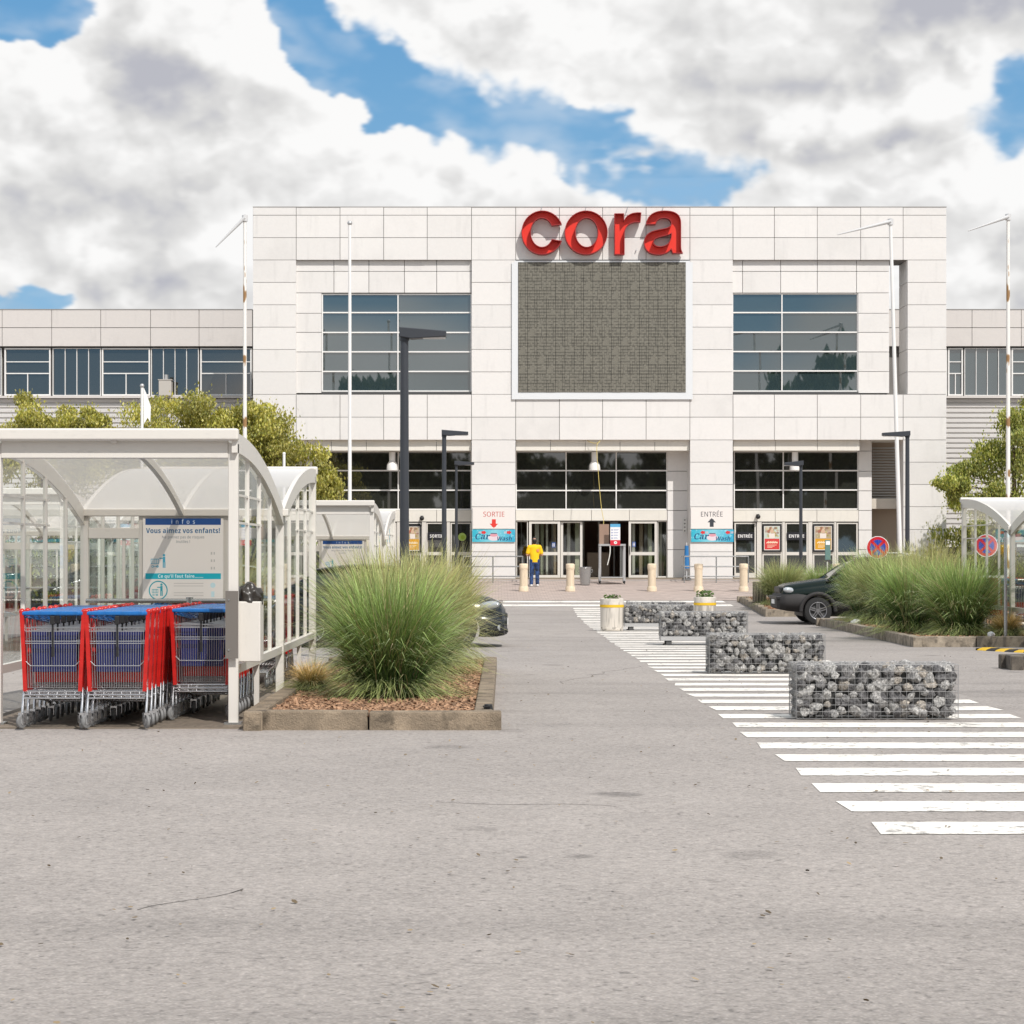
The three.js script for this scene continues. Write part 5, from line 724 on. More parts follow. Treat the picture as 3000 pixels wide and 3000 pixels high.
// ---------- trolleys ----------
const wheelGeo = new THREE.LatheGeometry([[0.0, -0.016], [0.03, -0.016], [0.034, -0.013], [0.058, -0.014], [0.062, -0.006], [0.062, 0.006], [0.058, 0.014], [0.034, 0.013], [0.03, 0.016], [0, 0.016]].map(([x, y]) => new THREE.Vector2(x, y)), 18).rotateZ(Math.PI / 2);
const hubGeo = new THREE.CylinderGeometry(0.03, 0.03, 0.036, 12).rotateZ(Math.PI / 2);
function makeTrolley(label) {
  const o = thing('shopping_trolley', label, 'shopping trolley', [0, 0, 0], 0, 'shopping trolleys nested in the shelters');
  for (const s of [-1, 1]) part(o, 'side_post', join([new THREE.BoxGeometry(0.035, 0.72, 0.085).applyMatrix4(new THREE.Matrix4().makeShear(0, 0, -0.045 * -s, 0, 0, 0)).translate(s * 0.262, 0.69, -0.03), new THREE.SphereGeometry(0.03, 8, 6).translate(s * 0.28, 1.045, -0.02)]), MAT.red);
  part(o, 'handle', join([bar(V(-0.27, 1.03, 0.0), V(0.27, 1.03, 0.0), 0.02, 8), rbx(-0.24, 0.24, 1.012, 1.05, -0.075, 0.02, 0.012, 1), bar(V(-0.255, 1.0, -0.02), V(-0.22, 0.93, -0.88), 0.012, 6), bar(V(0.255, 1.0, -0.02), V(0.22, 0.93, -0.88), 0.012, 6)]), MAT.blue);
  part(o, 'coin_lock', join([rbx(-0.022, 0.022, 0.93, 1.01, -0.01, 0.03, 0.008, 1), bx(-0.008, 0.008, 0.72, 0.93, 0.0, 0.01), bx(-0.012, 0.012, 0.64, 0.73, 0, 0.014)]), MAT.black);
  part(o, 'child_seat', rbx(-0.205, 0.205, 0.5, 0.87, -0.075, -0.06, 0.012, 1), MAT.navy);
  part(o, 'red_flap', rbx(-0.2, 0.2, 0.4, 0.6, -0.215, -0.205, 0.01, 1), MAT.red);
  const w = [], r = 0.0028, n = 21;
  for (let i = 0; i <= n; i++) { const x = -0.235 + i * 0.47 / n; w.push(bar(V(x, 0.9, 0), V(x * 0.96, 0.36, -0.02), r, 4)); }
  for (const y of [0.9, 0.87, 0.78, 0.76]) w.push(bar(V(-0.245, y, 0.002), V(0.245, y, 0.002), 0.0042, 5));
  w.push(bar(V(-0.2, 0.56, 0.006), V(0.2, 0.56, 0.006), 0.0045, 5), bar(V(-0.2, 0.56, 0.006), V(-0.24, 0.6, 0.006), 0.0045, 5), bar(V(0.2, 0.56, 0.006), V(0.24, 0.6, 0.006), 0.0045, 5));
  for (const s of [-1, 1]) { for (let k = 0; k < 9; k++) { const t = k / 9; w.push(bar(V(s * mix(0.255, 0.22, t), mix(1.0, 0.93, t), -0.06 - t * 0.8), V(s * mix(0.23, 0.17, t), mix(0.36, 0.46, t), -0.06 - t * 0.78), r, 4)); } for (const y of [0.5, 0.65, 0.8]) w.push(bar(V(s * 0.24, y, -0.05), V(s * 0.2, y + 0.02, -0.86), r, 4)); }
  for (let k = 0; k <= 8; k++) { const x = -0.2 + k * 0.05; w.push(bar(V(x * 1.05, 0.93, -0.88), V(x * 0.8, 0.46, -0.84), r, 4), bar(V(x * 1.1, 0.36, -0.04), V(x * 0.8, 0.46, -0.84), r, 4)); }
  for (let k = 0; k < 7; k++) w.push(bar(V(-0.22, 0.36 + k * 0.014, -0.06 - k * 0.12), V(0.22, 0.36 + k * 0.014, -0.06 - k * 0.12), r, 4));
  part(o, 'basket', join(w), MAT.wire);
  const ch = []; for (const s of [-1, 1]) ch.push(tube([V(s * 0.26, 0.36, -0.04), V(s * 0.265, 0.24, -0.0), V(s * 0.265, 0.15, 0.03), V(s * 0.265, 0.13, 0.03)], 0.014, 10, 6), tube([V(s * 0.26, 0.3, -0.02), V(s * 0.24, 0.25, -0.35), V(s * 0.19, 0.18, -0.8), V(s * 0.19, 0.13, -0.86)], 0.014, 12, 6));
  for (const [y, z] of [[0.33, 0], [0.3, 0.02], [0.27, 0.025]]) ch.push(bar(V(-0.25, y, z), V(0.25, y, z), 0.008, 6)); for (let k = 0; k < 6; k++) ch.push(bar(V(-0.2 + k * 0.08, 0.33, 0.0), V(-0.2 + k * 0.08, 0.27, 0.025), 0.004, 4), bar(V(-0.2 + k * 0.08, 0.29, 0.0), V(-0.16 + k * 0.064, 0.22, -0.7), 0.004, 4)); ch.push(bar(V(-0.19, 0.19, -0.8), V(0.19, 0.19, -0.8), 0.01, 6));
  part(o, 'chassis', join(ch), MAT.chrome);
  for (const [x, z] of [[-0.265, 0.03], [0.265, 0.03], [-0.19, -0.86], [0.19, -0.86]]) { const c = sub(o, 'castor'); c.position.set(x, 0, z); c.rotation.y = z > 0 ? 0.5 * Math.sign(x) : 0.1; part(c, 'fork', join([bx(-0.03, -0.024, 0.05, 0.13, -0.022, 0.022), bx(0.024, 0.03, 0.05, 0.13, -0.022, 0.022), bx(-0.03, 0.03, 0.12, 0.14, -0.025, 0.025)]), MAT.chrome); part(c, 'wheel', wheelGeo, MAT.wheelGrey).position.set(0, 0.062, 0.012); part(c, 'hub', hubGeo, MAT.alu).position.set(0, 0.062, 0.012); }
  return o;
}
let trolley;
function trolleyRow(row, x, z, n, dir = 1, y) {
  for (let k = 0; k < n; k++) {
    const label = k ? `red and blue trolley, ${ORD[k]} from open end, ${row}` : `red and blue trolley at the open end, ${row}`, zz = z - dir * k * 0.235, pos = [x + rr(-0.008, 0.008), y ?? gy(zz) + 0.015, zz], turn = (dir > 0 ? 0 : Math.PI) + rr(-0.012, 0.012);
    if (!trolley) { trolley = makeTrolley(label); trolley.position.set(...pos); trolley.rotation.y = turn; } else copy(trolley, label, pos, turn);
  }
}
reseed(404);
trolleyRow('left row, nearest shelter', -4.0, -19.05, 10);
trolleyRow('middle row, nearest shelter', -3.42, -19.05, 11);
trolleyRow('right row, nearest shelter', -2.81, -20.0, 9);
trolleyRow('left back row, nearest shelter', -3.95, -27.4, 6, -1);
trolleyRow('right back row, nearest shelter', -2.9, -27.2, 8, -1);
trolleyRow('left row, right-hand shelter', 10.15, -36.2, 10, 1, gy(-38) + 0.14);
trolleyRow('left back row, right-hand shelter', 10.2, -43.6, 8, -1, gy(-42) + 0.14);
trolleyRow('middle row, right-hand shelter', 10.8, -36.2, 8, 1, gy(-38) + 0.14);

// ---------- trolley shelters ----------
function shelter(label, xl, xr, zf, yb, opt = {}) {
  const o = thing('trolley_shelter', label, 'trolley shelter', [xl, yb, zf]), W = xr - xl, D = 4.25, pw = 0.09;
  const roofY = (t) => 2.05 + 0.62 * (1 - Math.pow(t, 2.1));   // t = 0 at the outer edge, 1 at the gutter
  const zOf = (wing, t) => (wing ? -2 * D + t * D : -t * D);
  part(o, 'floor', bx(-0.25, W + 0.25, -0.06, 0.012, -2 * D - 0.2, 0.3), MAT.slab);
  for (const [z, h] of [[-0.1, 2.6], [-D, 2.02], [-2 * D + 0.1, 2.6]]) for (const x of [0, W]) { part(o, 'post', rbx(x - pw / 2, x + pw / 2, 0.012, h, z - pw / 2, z + pw / 2, 0.008, 1), MAT.shelter); part(o, 'foot_plate', bx(x - 0.08, x + 0.08, 0.012, 0.03, z - 0.08, z + 0.08), MAT.galva); }
  for (const z of [-0.1, -2 * D + 0.1]) part(o, 'front_beam', rbx(pw / 2, W - pw / 2, 2.46, 2.62, z - 0.05, z + 0.05, 0.008, 1), MAT.shelter);
  part(o, 'gutter', join([rbx(-0.1, W + 0.1, 2.0, 2.08, -D - 0.09, -D + 0.09, 0.01, 1)]), MAT.shelter);
  part(o, 'mid_beam', rbx(pw / 2, W - pw / 2, 1.75, 1.87, -D - 0.04, -D + 0.04, 0.008, 1), MAT.shelter);
  for (const wg of [0, 1]) {
    const n = 18;
    for (const x of [-0.02, W / 2, W + 0.02]) { // curved ribs
      const sh = [], dn = []; for (let k = 0; k <= n; k++) { const t = k / n; sh.push([zOf(wg, t), roofY(t) + 0.02]); dn.push([zOf(wg, t), roofY(t) - (x === W / 2 ? 0.07 : 0.16)]); }
      const s = new THREE.Shape([...sh, ...dn.reverse()].map(([z, y]) => new THREE.Vector2(-z, y))), w = 0.05;
      part(o, 'roof_rib', new THREE.ExtrudeGeometry(s, { depth: w, bevelEnabled: false }).rotateY(Math.PI / 2).translate(x - w / 2, 0, 0), MAT.shelter);
    }
    for (const [a, b] of [[0.01, W / 2 - 0.03], [W / 2 + 0.03, W - 0.01]]) { // translucent roof sheets
      const p = [], id = []; for (let k = 0; k <= n; k++) { const t = k / n, y = roofY(t) + 0.015; p.push(a, y, zOf(wg, t), b, y, zOf(wg, t)); if (k) { const i = k * 2 - 2; id.push(i, i + 1, i + 3, i, i + 3, i + 2); } }
      const g = new THREE.BufferGeometry(); g.setAttribute('position', new THREE.Float32BufferAttribute(p, 3)); g.setIndex(id); g.computeVertexNormals(); uvw(g); part(o, 'roof_sheet', g, MAT.milky);
    }
    const ze = wg ? -2 * D : 0; part(o, 'roof_edge', rbx(-0.06, W + 0.06, roofY(0) - 0.05, roofY(0) + 0.06, ze - 0.05, ze + 0.05, 0.02, 1), MAT.shelter);
    for (const x of [0, W]) { // glazed sides
      const z0 = wg ? -2 * D + 0.15 : -0.15, z1 = wg ? -D - 0.05 : -D + 0.05, m = 4;
      part(o, 'lower_rail', bx(x - 0.03, x + 0.03, 0.47, 0.55, Math.min(z0, z1), Math.max(z0, z1)), MAT.shelter);
      const tz = (z) => (wg ? (z + 2 * D) / D : -z / D);
      for (let k = 0; k < m; k++) {
        const za = mix(z0, z1, k / m), zb = mix(z0, z1, (k + 1) / m), ya = roofY(clamp(tz(za))) - 0.15, yc = roofY(clamp(tz(zb))) - 0.15;
        if (k) part(o, 'mullion', bx(x - 0.02, x + 0.02, 0.55, ya, za - 0.018, za + 0.018), MAT.shelter);
        const s = new THREE.Shape([[-za + 0.02 * (za > zb ? 1 : -1), 0.55], [-zb - 0.02 * (za > zb ? 1 : -1), 0.55], [-zb - 0.02 * (za > zb ? 1 : -1), yc], [-za + 0.02 * (za > zb ? 1 : -1), ya]].map(([a, b]) => new THREE.Vector2(a, b)));
        const g = new THREE.ShapeGeometry(s).rotateY(Math.PI / 2).translate(x, 0, 0); part(o, 'pane', g, MAT.pane);
      }
      const zs = mix(z0, z1, 0.45); part(o, 'short_post', bx(x - 0.025, x + 0.025, 0.012, 0.47, zs - 0.025, zs + 0.025), MAT.shelter);
      for (const y of [1.86, 2.12]) { const ze2 = wg ? -2 * D + D * 0.55 : -D * 0.55; part(o, 'thin_rail', bx(x - 0.012, x + 0.012, y, y + 0.022, Math.min(z0, ze2), Math.max(z0, ze2)), MAT.shelter); }
    }
  }
  // middle partition: glazing, notice, push rail
  for (let k = 1; k < 5; k++) if (!(opt.poster && Math.abs(k * W / 5 - W * 0.53) < 0.46)) part(o, 'mullion', bx(k * W / 5 - 0.016, k * W / 5 + 0.016, 1.0, 1.75, -D - 0.016, -D + 0.016), MAT.shelter);
  part(o, 'pane', bx(0.05, W - 0.05, 1.0, 1.75, -D - 0.004, -D + 0.004), MAT.pane);
  part(o, 'push_rail', join([bar(V(0.05, 1.06, -D + 0.2), V(W - 0.05, 1.06, -D + 0.2), 0.025, 8), bar(V(W * 0.55, 1.02, -D + 0.2), V(W * 0.55, 1.1, -D + 0.2), 0.04, 8)]), MAT.galva);
  return o;
}
reseed(515);
const infoTex = canvasTex(512, 512, (x, w, h) => {
  x.fillStyle = '#ebe6e1'; x.fillRect(0, 0, w, h); x.fillStyle = '#174a8c'; x.fillRect(16, 0, w - 32, 40); text(x, 'i  n  f  o  s', w / 2, 21, '36px sans-serif', '#dfe9f5'); text(x, 'Vous aimez vos enfants!', w / 2, 76, 'bold 42px sans-serif', '#24608f', 'center', w - 40);
  text(x, 'Ne prenez pas de risques', w / 2, 116, '24px sans-serif', '#8a8f94', 'center', 300); text(x, 'inutiles !', w / 2, 144, '24px sans-serif', '#8a8f94');
  const man = (px, py, k, c) => { x.fillStyle = c; x.beginPath(); x.arc(px, py, 8 * k, 0, 7); x.fill(); x.fillRect(px - 8 * k, py + 10 * k, 16 * k, 34 * k); x.fillRect(px - 8 * k, py + 44 * k, 7 * k, 34 * k); x.fillRect(px + 2 * k, py + 44 * k, 7 * k, 34 * k); x.fillRect(px - 30 * k, py + 16 * k, 24 * k, 6 * k); };
  const cart = (px, py, k, c) => { x.strokeStyle = c; x.lineWidth = 3 * k; x.strokeRect(px, py, 40 * k, 24 * k); for (let i = 1; i < 4; i++) { x.beginPath(); x.moveTo(px + 10 * k * i, py); x.lineTo(px + 10 * k * i, py + 24 * k); x.stroke(); } x.beginPath(); x.arc(px + 8 * k, py + 38 * k, 5 * k, 0, 7); x.arc(px + 34 * k, py + 38 * k, 5 * k, 0, 7); x.stroke(); };
  man(134, 228, 1, '#4aa7c4'); cart(52, 252, 1.2, '#4aa7c4'); x.fillStyle = '#c3c0bc'; for (let k = 0; k < 3; k++) { x.fillRect(432, 208 + k * 46, 10, 16); x.fillRect(450, 208 + k * 46, 8, 16); }
  x.fillStyle = '#12b1c6'; x.fillRect(16, 340, w - 32, 36); text(x, "Ce qu'il faut faire.......", w / 2 - 16, 358, 'bold 28px sans-serif', '#e4f6f8');
  x.strokeStyle = '#2a9fb0'; x.lineWidth = 7; x.beginPath(); x.arc(98, 446, 56, 0, 7); x.stroke(); man(118, 410, 0.9, '#2a9fb0'); cart(60, 440, 0.9, '#2a9fb0'); x.fillStyle = '#cfcac6'; for (const y of [400, 416, 458, 474]) x.fillRect(196, y, 190, 5); x.fillStyle = '#c7e2ea'; x.beginPath(); x.arc(446, 414, 16, 0, 7); x.fill(); x.fillRect(436, 452, 20, 34);
});
const g1 = [-4.62, -2.44];
shelter('white trolley shelter with curved roof in the left foreground', g1[0], g1[1], -19.45, gy(-22), { poster: true });
shelter('second white trolley shelter behind the left grasses, nearer the shop', -4.62, -2.44, -40.8, gy(-44), { poster: true });
shelter('white trolley shelter at the right edge of the photo', 9.7, 11.94, -35.75, gy(-40) + 0.13);
shelter('white trolley shelter beyond the glass at the far left', -9.4, -7.0, -34.0, gy(-38));
for (const [x, z, l] of [[-3.51, -23.62, 'information poster with teal band hanging in the nearest trolley shelter'], [-3.3, -44.97, 'information poster in the second trolley shelter']]) {
  const o = thing('info_poster', l, 'poster', [x, gy(z) + 1.02, z], 0, 'information posters in the trolley shelters'); part(o, 'board', rbx(-0.5, 0.5, 0.02, 1.0, -0.06, -0.03, 0.01, 1), MAT.shelter);
  const g = new THREE.PlaneGeometry(0.9, 0.92, 16, 16), q = g.attributes.position; for (let i = 0; i < q.count; i++) { const a = q.getX(i) / 0.45, b = q.getY(i) / 0.46; q.setZ(i, 0.012 * Math.sin(a * 2.4) + (b < -0.4 ? (0.05 * (-b - 0.4) * a * a) : 0) + 0.004); } g.computeVertexNormals();
  const m = printMat(infoTex, 0.55); m.color.setRGB(1, 1, 1); m.side = THREE.DoubleSide; part(o, 'sheet', g.translate(0, 0.5, 0), m);
}
{ // waste box on the near right post of the nearest shelter
  const o = thing('waste_box', 'white metal waste box with black bag on the nearest shelter post', 'bin', [-2.31, gy(-19.6) + 0.58, -19.75]); part(o, 'box', rbx(-0.1, 0.11, 0, 0.56, -0.14, 0.14, 0.012, 1), MAT.shelter);
  const g = new THREE.SphereGeometry(0.12, 26, 20), q = g.attributes.position; for (let i = 0; i < q.count; i++) { const k = 0.7 + 0.7 * n3(q.getX(i) * 30, q.getY(i) * 22, q.getZ(i) * 22); q.setXYZ(i, q.getX(i) * k, q.getY(i) * k, q.getZ(i) * k); } g.computeVertexNormals(); part(o, 'bag', g.translate(-0.02, 0.6, 0), phy([0.03, 0.025, 0.02], 0.35));
  const p = thing('guard_plate', 'grey steel guard plate on the front right post of the nearest shelter', 'guard plate', [-2.44, gy(-19.5) + 0.62, -19.45]); part(p, 'plate', join([bx(-0.062, 0.056, 0, 0.62, 0.006, 0.012), bx(-0.062, -0.056, 0, 0.62, -0.1, 0.005)]), std([0.22, 0.2, 0.18], 0.5, { metalness: 0.5 })); for (const y of [0.08, 0.54]) part(p, 'bolt', new THREE.CylinderGeometry(0.009, 0.009, 0.01, 8).rotateX(Math.PI / 2).translate(-0.03, y, 0.016), MAT.galva);
}

// ---------- cars ----------
function loft(st, m = 7) { // st: [x, halfwidth, y bottom, y top, tumble] -> closed skin, lengthwise along x
  const rows = st.map(([x, w, y0, y1, tb = 0.85]) => { const r = []; for (let i = 0; i <= 2 * m; i++) { const t = i / (2 * m) * Math.PI, c = Math.cos(t), s = Math.sin(t), k = 0.28; const px = Math.sign(c) * Math.pow(Math.abs(c), k), py = Math.pow(Math.abs(s), 0.5); r.push([x, mix(y0, y1, py), px * w * mix(1, tb, py)]); } return r; });
  const p = [], id = [], n = 2 * m + 1; rows.forEach((r) => r.forEach((q) => p.push(...q)));
  for (let i = 0; i + 1 < rows.length; i++) for (let j = 0; j < n; j++) { const a = i * n + j, b = i * n + (j + 1) % n, c = a + n, d = b + n; id.push(a, c, b, b, c, d); }
  for (const e of [0, rows.length - 1]) { const c = p.length / 3, r = rows[e]; p.push(r[0][0], (r[0][1] + r[m][1]) / 2, 0); for (let j = 0; j < n; j++) { const a = e * n + j, b = e * n + (j + 1) % n; e ? id.push(a, c, b) : id.push(a, b, c); } }
  const g = new THREE.BufferGeometry(); g.setAttribute('position', new THREE.Float32BufferAttribute(p, 3)); g.setIndex(id); g.computeVertexNormals(); uvw(g); return g;
}
const dense = (st, n = 4) => { const out = []; for (let i = 0; i + 1 < st.length; i++) for (let k = 0; k < n; k++) { const p0 = st[Math.max(0, i - 1)], p1 = st[i], p2 = st[i + 1], p3 = st[Math.min(st.length - 1, i + 2)], t = k / n; out.push(p1.map((_, c) => { const m1 = (p2[c] - p0[c]) / 2, m2 = (p3[c] - p1[c]) / 2; if (!c) return mix(p1[0], p2[0], t); const t2 = t * t, t3 = t2 * t; return (2 * t3 - 3 * t2 + 1) * p1[c] + (t3 - 2 * t2 + t) * m1 + (-2 * t3 + 3 * t2) * p2[c] + (t3 - t2) * m2; })); } out.push(st[st.length - 1]); return out; };
const ev = new Evaluator(); ev.attributes = ['position', 'normal', 'uv'];
function carve(g, cuts) { let b = new Brush(g); b.updateMatrixWorld(); for (const c of cuts) { const k = new Brush(c); k.updateMatrixWorld(); b = ev.evaluate(b, k, SUBTRACTION); } return b.geometry; }
function wheel(o, x, z, r, side, rimM) {
  const w = sub(o, 'wheel'); w.position.set(x, r, z); const tw = 0.1;
  part(w, 'tyre', new THREE.LatheGeometry([[r * 0.64, -tw], [r * 0.93, -tw], [r, -tw * 0.7], [r, tw * 0.7], [r * 0.93, tw], [r * 0.64, tw]].map(([a, b]) => new THREE.Vector2(a, b)), 36).rotateX(Math.PI / 2), MAT.rubber);
  const sp = [new THREE.TorusGeometry(r * 0.62, 0.016, 6, 32).translate(0, 0, side * tw * 0.85), new THREE.CylinderGeometry(0.05, 0.05, 0.03, 12).rotateX(Math.PI / 2).translate(0, 0, side * tw * 0.7)];
  for (let k = 0; k < 5; k++) for (const d of [-0.025, 0.025]) sp.push(new THREE.BoxGeometry(0.024, r * 0.6, 0.025).translate(d, r * 0.32, side * tw * 0.72).rotateZ(k * Math.PI * 0.4));
  part(w, 'rim', join(sp), rimM); part(w, 'brake_disc', new THREE.CylinderGeometry(r * 0.6, r * 0.6, 0.02, 24).rotateX(Math.PI / 2).translate(0, 0, side * tw * 0.2), MAT.darkGrey);
}
function car(label, name, pos, turn, s) {
  const o = thing(name, label, 'car', pos, turn), R = s.r, cuts = s.axles.map((x) => new THREE.CylinderGeometry(R * 1.17, R * 1.17, 3, 28).rotateX(Math.PI / 2).translate(x, R, 0));
  part(o, s.lowName ?? 'lower_body', carve(loft(dense(s.low)), cuts), s.lowMat); part(o, 'upper_body', carve(loft(dense(s.up)), cuts.map((c) => c.clone().scale(1, 1, 1))), s.mat);
  part(o, 'cabin_glass', loft(dense(s.cab)), MAT.carGlass); part(o, 'roof', loft(dense(s.roof)), s.mat);
  for (const z of [-1, 1]) { for (const [a, b] of s.pillars) part(o, 'pillar', beam(V(a[0], a[1], z * a[2]), V(b[0], b[1], z * b[2]), 0.05, 0.04), s.mat); for (const x of s.axles) wheel(o, x, z * (s.hw - 0.1), R, z, s.rim);
    part(o, 'headlight', new THREE.SphereGeometry(1, 18, 12).scale(...s.hl[1]).rotateY(z * s.hl[2]).rotateZ(-0.2).translate(s.hl[0][0], s.hl[0][1], z * s.hl[0][2]), MAT.lamp);
    part(o, 'fog_lamp', new THREE.CylinderGeometry(0.055, 0.06, 0.05, 14).rotateZ(Math.PI / 2).rotateY(z * 0.5).translate(...[s.fog[0], s.fog[1], z * s.fog[2]]), MAT.lamp);
    part(o, 'mirror', rbx(s.mir[0], s.mir[0] + 0.12, s.mir[1], s.mir[1] + 0.15, z * (s.mir[2]), z * (s.mir[2] + 0.16), 0.03, 2), s.mat); part(o, 'side_lamp', bx(s.ind[0], s.ind[0] + 0.09, s.ind[1], s.ind[1] + 0.035, z * s.ind[2], z * (s.ind[2] + 0.012)), MAT.lamp);
    if (s.flare) for (const x of s.axles) part(o, 'wheel_arch', new THREE.TorusGeometry(R * 1.24, 0.05, 8, 24, Math.PI * 1.02).rotateZ(-0.03).scale(1, 1, 0.7).translate(x, R, z * (s.hw + 0.005)), s.lowMat); }
  part(o, 'grille', rbx(...s.grille, 0.02, 1), MAT.black); part(o, 'plate', bx(...s.plate), MAT.paper); part(o, 'underbody', bx(0.62, s.L - 0.6, 0.2, 0.4, -s.hw + 0.18, s.hw - 0.18), MAT.black); part(o, 'bumper_strip', rbx(...s.strip, 0.02, 1), MAT.black); part(o, 'tail_light', join([bx(s.L - 0.09, s.L - 0.02, 0.85, 1.05, -s.hw + 0.08, -s.hw + 0.25), bx(s.L - 0.09, s.L - 0.02, 0.85, 1.05, s.hw - 0.25, s.hw - 0.08)]), MAT.red);
  return o;
}
{ // dark green off-road car, nose to the left
  const s = { L: 4.33, hw: 0.9, r: 0.34, axles: [0.98, 3.6], mat: MAT.suvPaint, lowMat: MAT.cladBlack, lowName: 'grey_cladding', rim: MAT.rim, flare: true,
    low: [[0, 0.62, 0.42, 0.7, 1], [0.06, 0.76, 0.38, 0.76, 1], [0.2, 0.86, 0.34, 0.8, 1], [0.6, 0.9, 0.3, 0.83, 1], [2, 0.9, 0.28, 0.66, 1], [3.2, 0.9, 0.28, 0.7, 1], [4.1, 0.86, 0.36, 0.8, 1], [4.33, 0.7, 0.42, 0.74, 1]],
    up: [[0.1, 0.6, 0.6, 0.8, 0.9], [0.16, 0.76, 0.6, 0.93, 0.9], [0.3, 0.82, 0.58, 1.0, 0.9], [0.7, 0.86, 0.55, 1.06, 0.9], [1.25, 0.88, 0.5, 1.13, 0.92], [2, 0.89, 0.5, 1.12, 0.97], [3.2, 0.89, 0.5, 1.14, 0.97], [4.0, 0.86, 0.5, 1.12, 0.95], [4.24, 0.78, 0.55, 1.06, 0.95], [4.3, 0.6, 0.6, 0.95, 0.95]],
    cab: [[1.2, 0.78, 1.05, 1.1, 0.95], [1.6, 0.78, 1.05, 1.42, 0.86], [2.02, 0.78, 1.05, 1.62, 0.82], [2.6, 0.79, 1.05, 1.66, 0.82], [3.6, 0.78, 1.05, 1.62, 0.82], [4.02, 0.74, 1.05, 1.4, 0.84], [4.18, 0.7, 1.05, 1.12, 0.9]],
    roof: [[1.96, 0.6, 1.595, 1.62, 1], [2.15, 0.65, 1.61, 1.66, 0.97], [2.8, 0.66, 1.62, 1.69, 0.97], [3.6, 0.65, 1.6, 1.66, 0.97], [3.85, 0.6, 1.55, 1.59, 1]],
    pillars: [[[1.24, 1.1, 0.76], [2.0, 1.62, 0.64]], [[2.62, 1.1, 0.79], [2.6, 1.66, 0.66]], [[3.5, 1.12, 0.79], [3.45, 1.62, 0.66]], [[4.12, 1.1, 0.74], [3.8, 1.58, 0.63]]],
    hl: [[0.32, 0.83, 0.69], [0.2, 0.085, 0.1], 0.45], fog: [0.07, 0.52, 0.66], mir: [1.55, 1.1, 0.88], ind: [1.42, 0.96, 0.885], grille: [0.08, 0.16, 0.78, 0.92, -0.5, 0.5], plate: [-0.02, 0.01, 0.5, 0.61, -0.26, 0.26], strip: [-0.03, 0.1, 0.62, 0.7, -0.74, 0.74] };
  const p = at(1470, 1180, 77); const o = car('dark green off-road car with grey cladding parked at the right bed', 'parked_car', [p.x, gy(-53), -53.0], 0, s);
  part(o, 'roof_rail', join([-1, 1].map((z) => tube([V(2.1, 1.66, z * 0.6), V(2.4, 1.74, z * 0.61), V(3.4, 1.73, z * 0.61), V(3.65, 1.65, z * 0.6)], 0.016, 16, 6))), MAT.alu);
}
{ // dark grey hatchback behind the left bed, nose to the right
  const s = { L: 4.25, hw: 0.88, r: 0.315, axles: [0.86, 3.46], mat: MAT.carPaint, lowMat: MAT.carPaint, rim: MAT.rimSilver,
    low: [[0, 0.5, 0.24, 0.56, 1], [0.06, 0.66, 0.22, 0.6, 1], [0.2, 0.8, 0.2, 0.64, 1], [0.5, 0.87, 0.2, 0.68, 1], [2, 0.88, 0.2, 0.66, 1], [3.4, 0.88, 0.2, 0.68, 1], [4.05, 0.82, 0.26, 0.68, 1], [4.25, 0.66, 0.32, 0.62, 1]],
    up: [[0.03, 0.54, 0.45, 0.68, 0.9], [0.11, 0.7, 0.45, 0.79, 0.86], [0.32, 0.8, 0.45, 0.89, 0.84], [0.75, 0.85, 0.45, 0.98, 0.86], [1.15, 0.87, 0.45, 1.03, 0.9], [2, 0.87, 0.45, 0.98, 0.96], [3.2, 0.87, 0.45, 1.02, 0.96], [3.95, 0.84, 0.45, 1.02, 0.94], [4.2, 0.72, 0.5, 0.92, 0.94]],
    cab: [[1.0, 0.76, 0.9, 0.94, 0.95], [1.5, 0.76, 0.9, 1.22, 0.85], [2.0, 0.76, 0.9, 1.43, 0.8], [2.6, 0.77, 0.9, 1.47, 0.8], [3.4, 0.76, 0.9, 1.4, 0.8], [3.95, 0.72, 0.9, 1.14, 0.86], [4.1, 0.68, 0.9, 1.0, 0.9]],
    roof: [[1.95, 0.57, 1.415, 1.435, 1], [2.2, 0.62, 1.43, 1.48, 0.97], [2.8, 0.63, 1.43, 1.49, 0.97], [3.4, 0.61, 1.38, 1.42, 0.97], [3.6, 0.58, 1.31, 1.345, 1]],
    pillars: [[[1.05, 0.94, 0.75], [1.98, 1.43, 0.61]], [[2.55, 0.98, 0.77], [2.55, 1.46, 0.63]], [[4.0, 1.02, 0.72], [3.5, 1.38, 0.6]]],
    hl: [[0.36, 0.74, 0.71], [0.26, 0.085, 0.1], 0.5], fog: [0.15, 0.36, 0.72], mir: [1.35, 0.96, 0.86], ind: [1.2, 0.8, 0.872], grille: [-0.01, 0.08, 0.5, 0.6, -0.4, 0.4], plate: [-0.02, -0.008, 0.4, 0.51, -0.26, 0.26], strip: [-0.02, 0.08, 0.26, 0.31, -0.5, 0.5] };
  car('dark grey hatchback, its bonnet showing right of the left grasses', 'parked_car', [0.16, gy(-38.6), -38.6], Math.PI, s);
  car('silver car parked behind the trolley shelters on the far left', 'parked_car', [-9.6, gy(-54), -54.5], 0, { ...s, mat: MAT.silver, lowMat: MAT.silver });
  car('dark red car glimpsed through the glass of the near left shelter', 'parked_car', [-4.9, gy(-51.5), -52], Math.PI, { ...s, mat: MAT.redPaint, lowMat: MAT.redPaint });
}

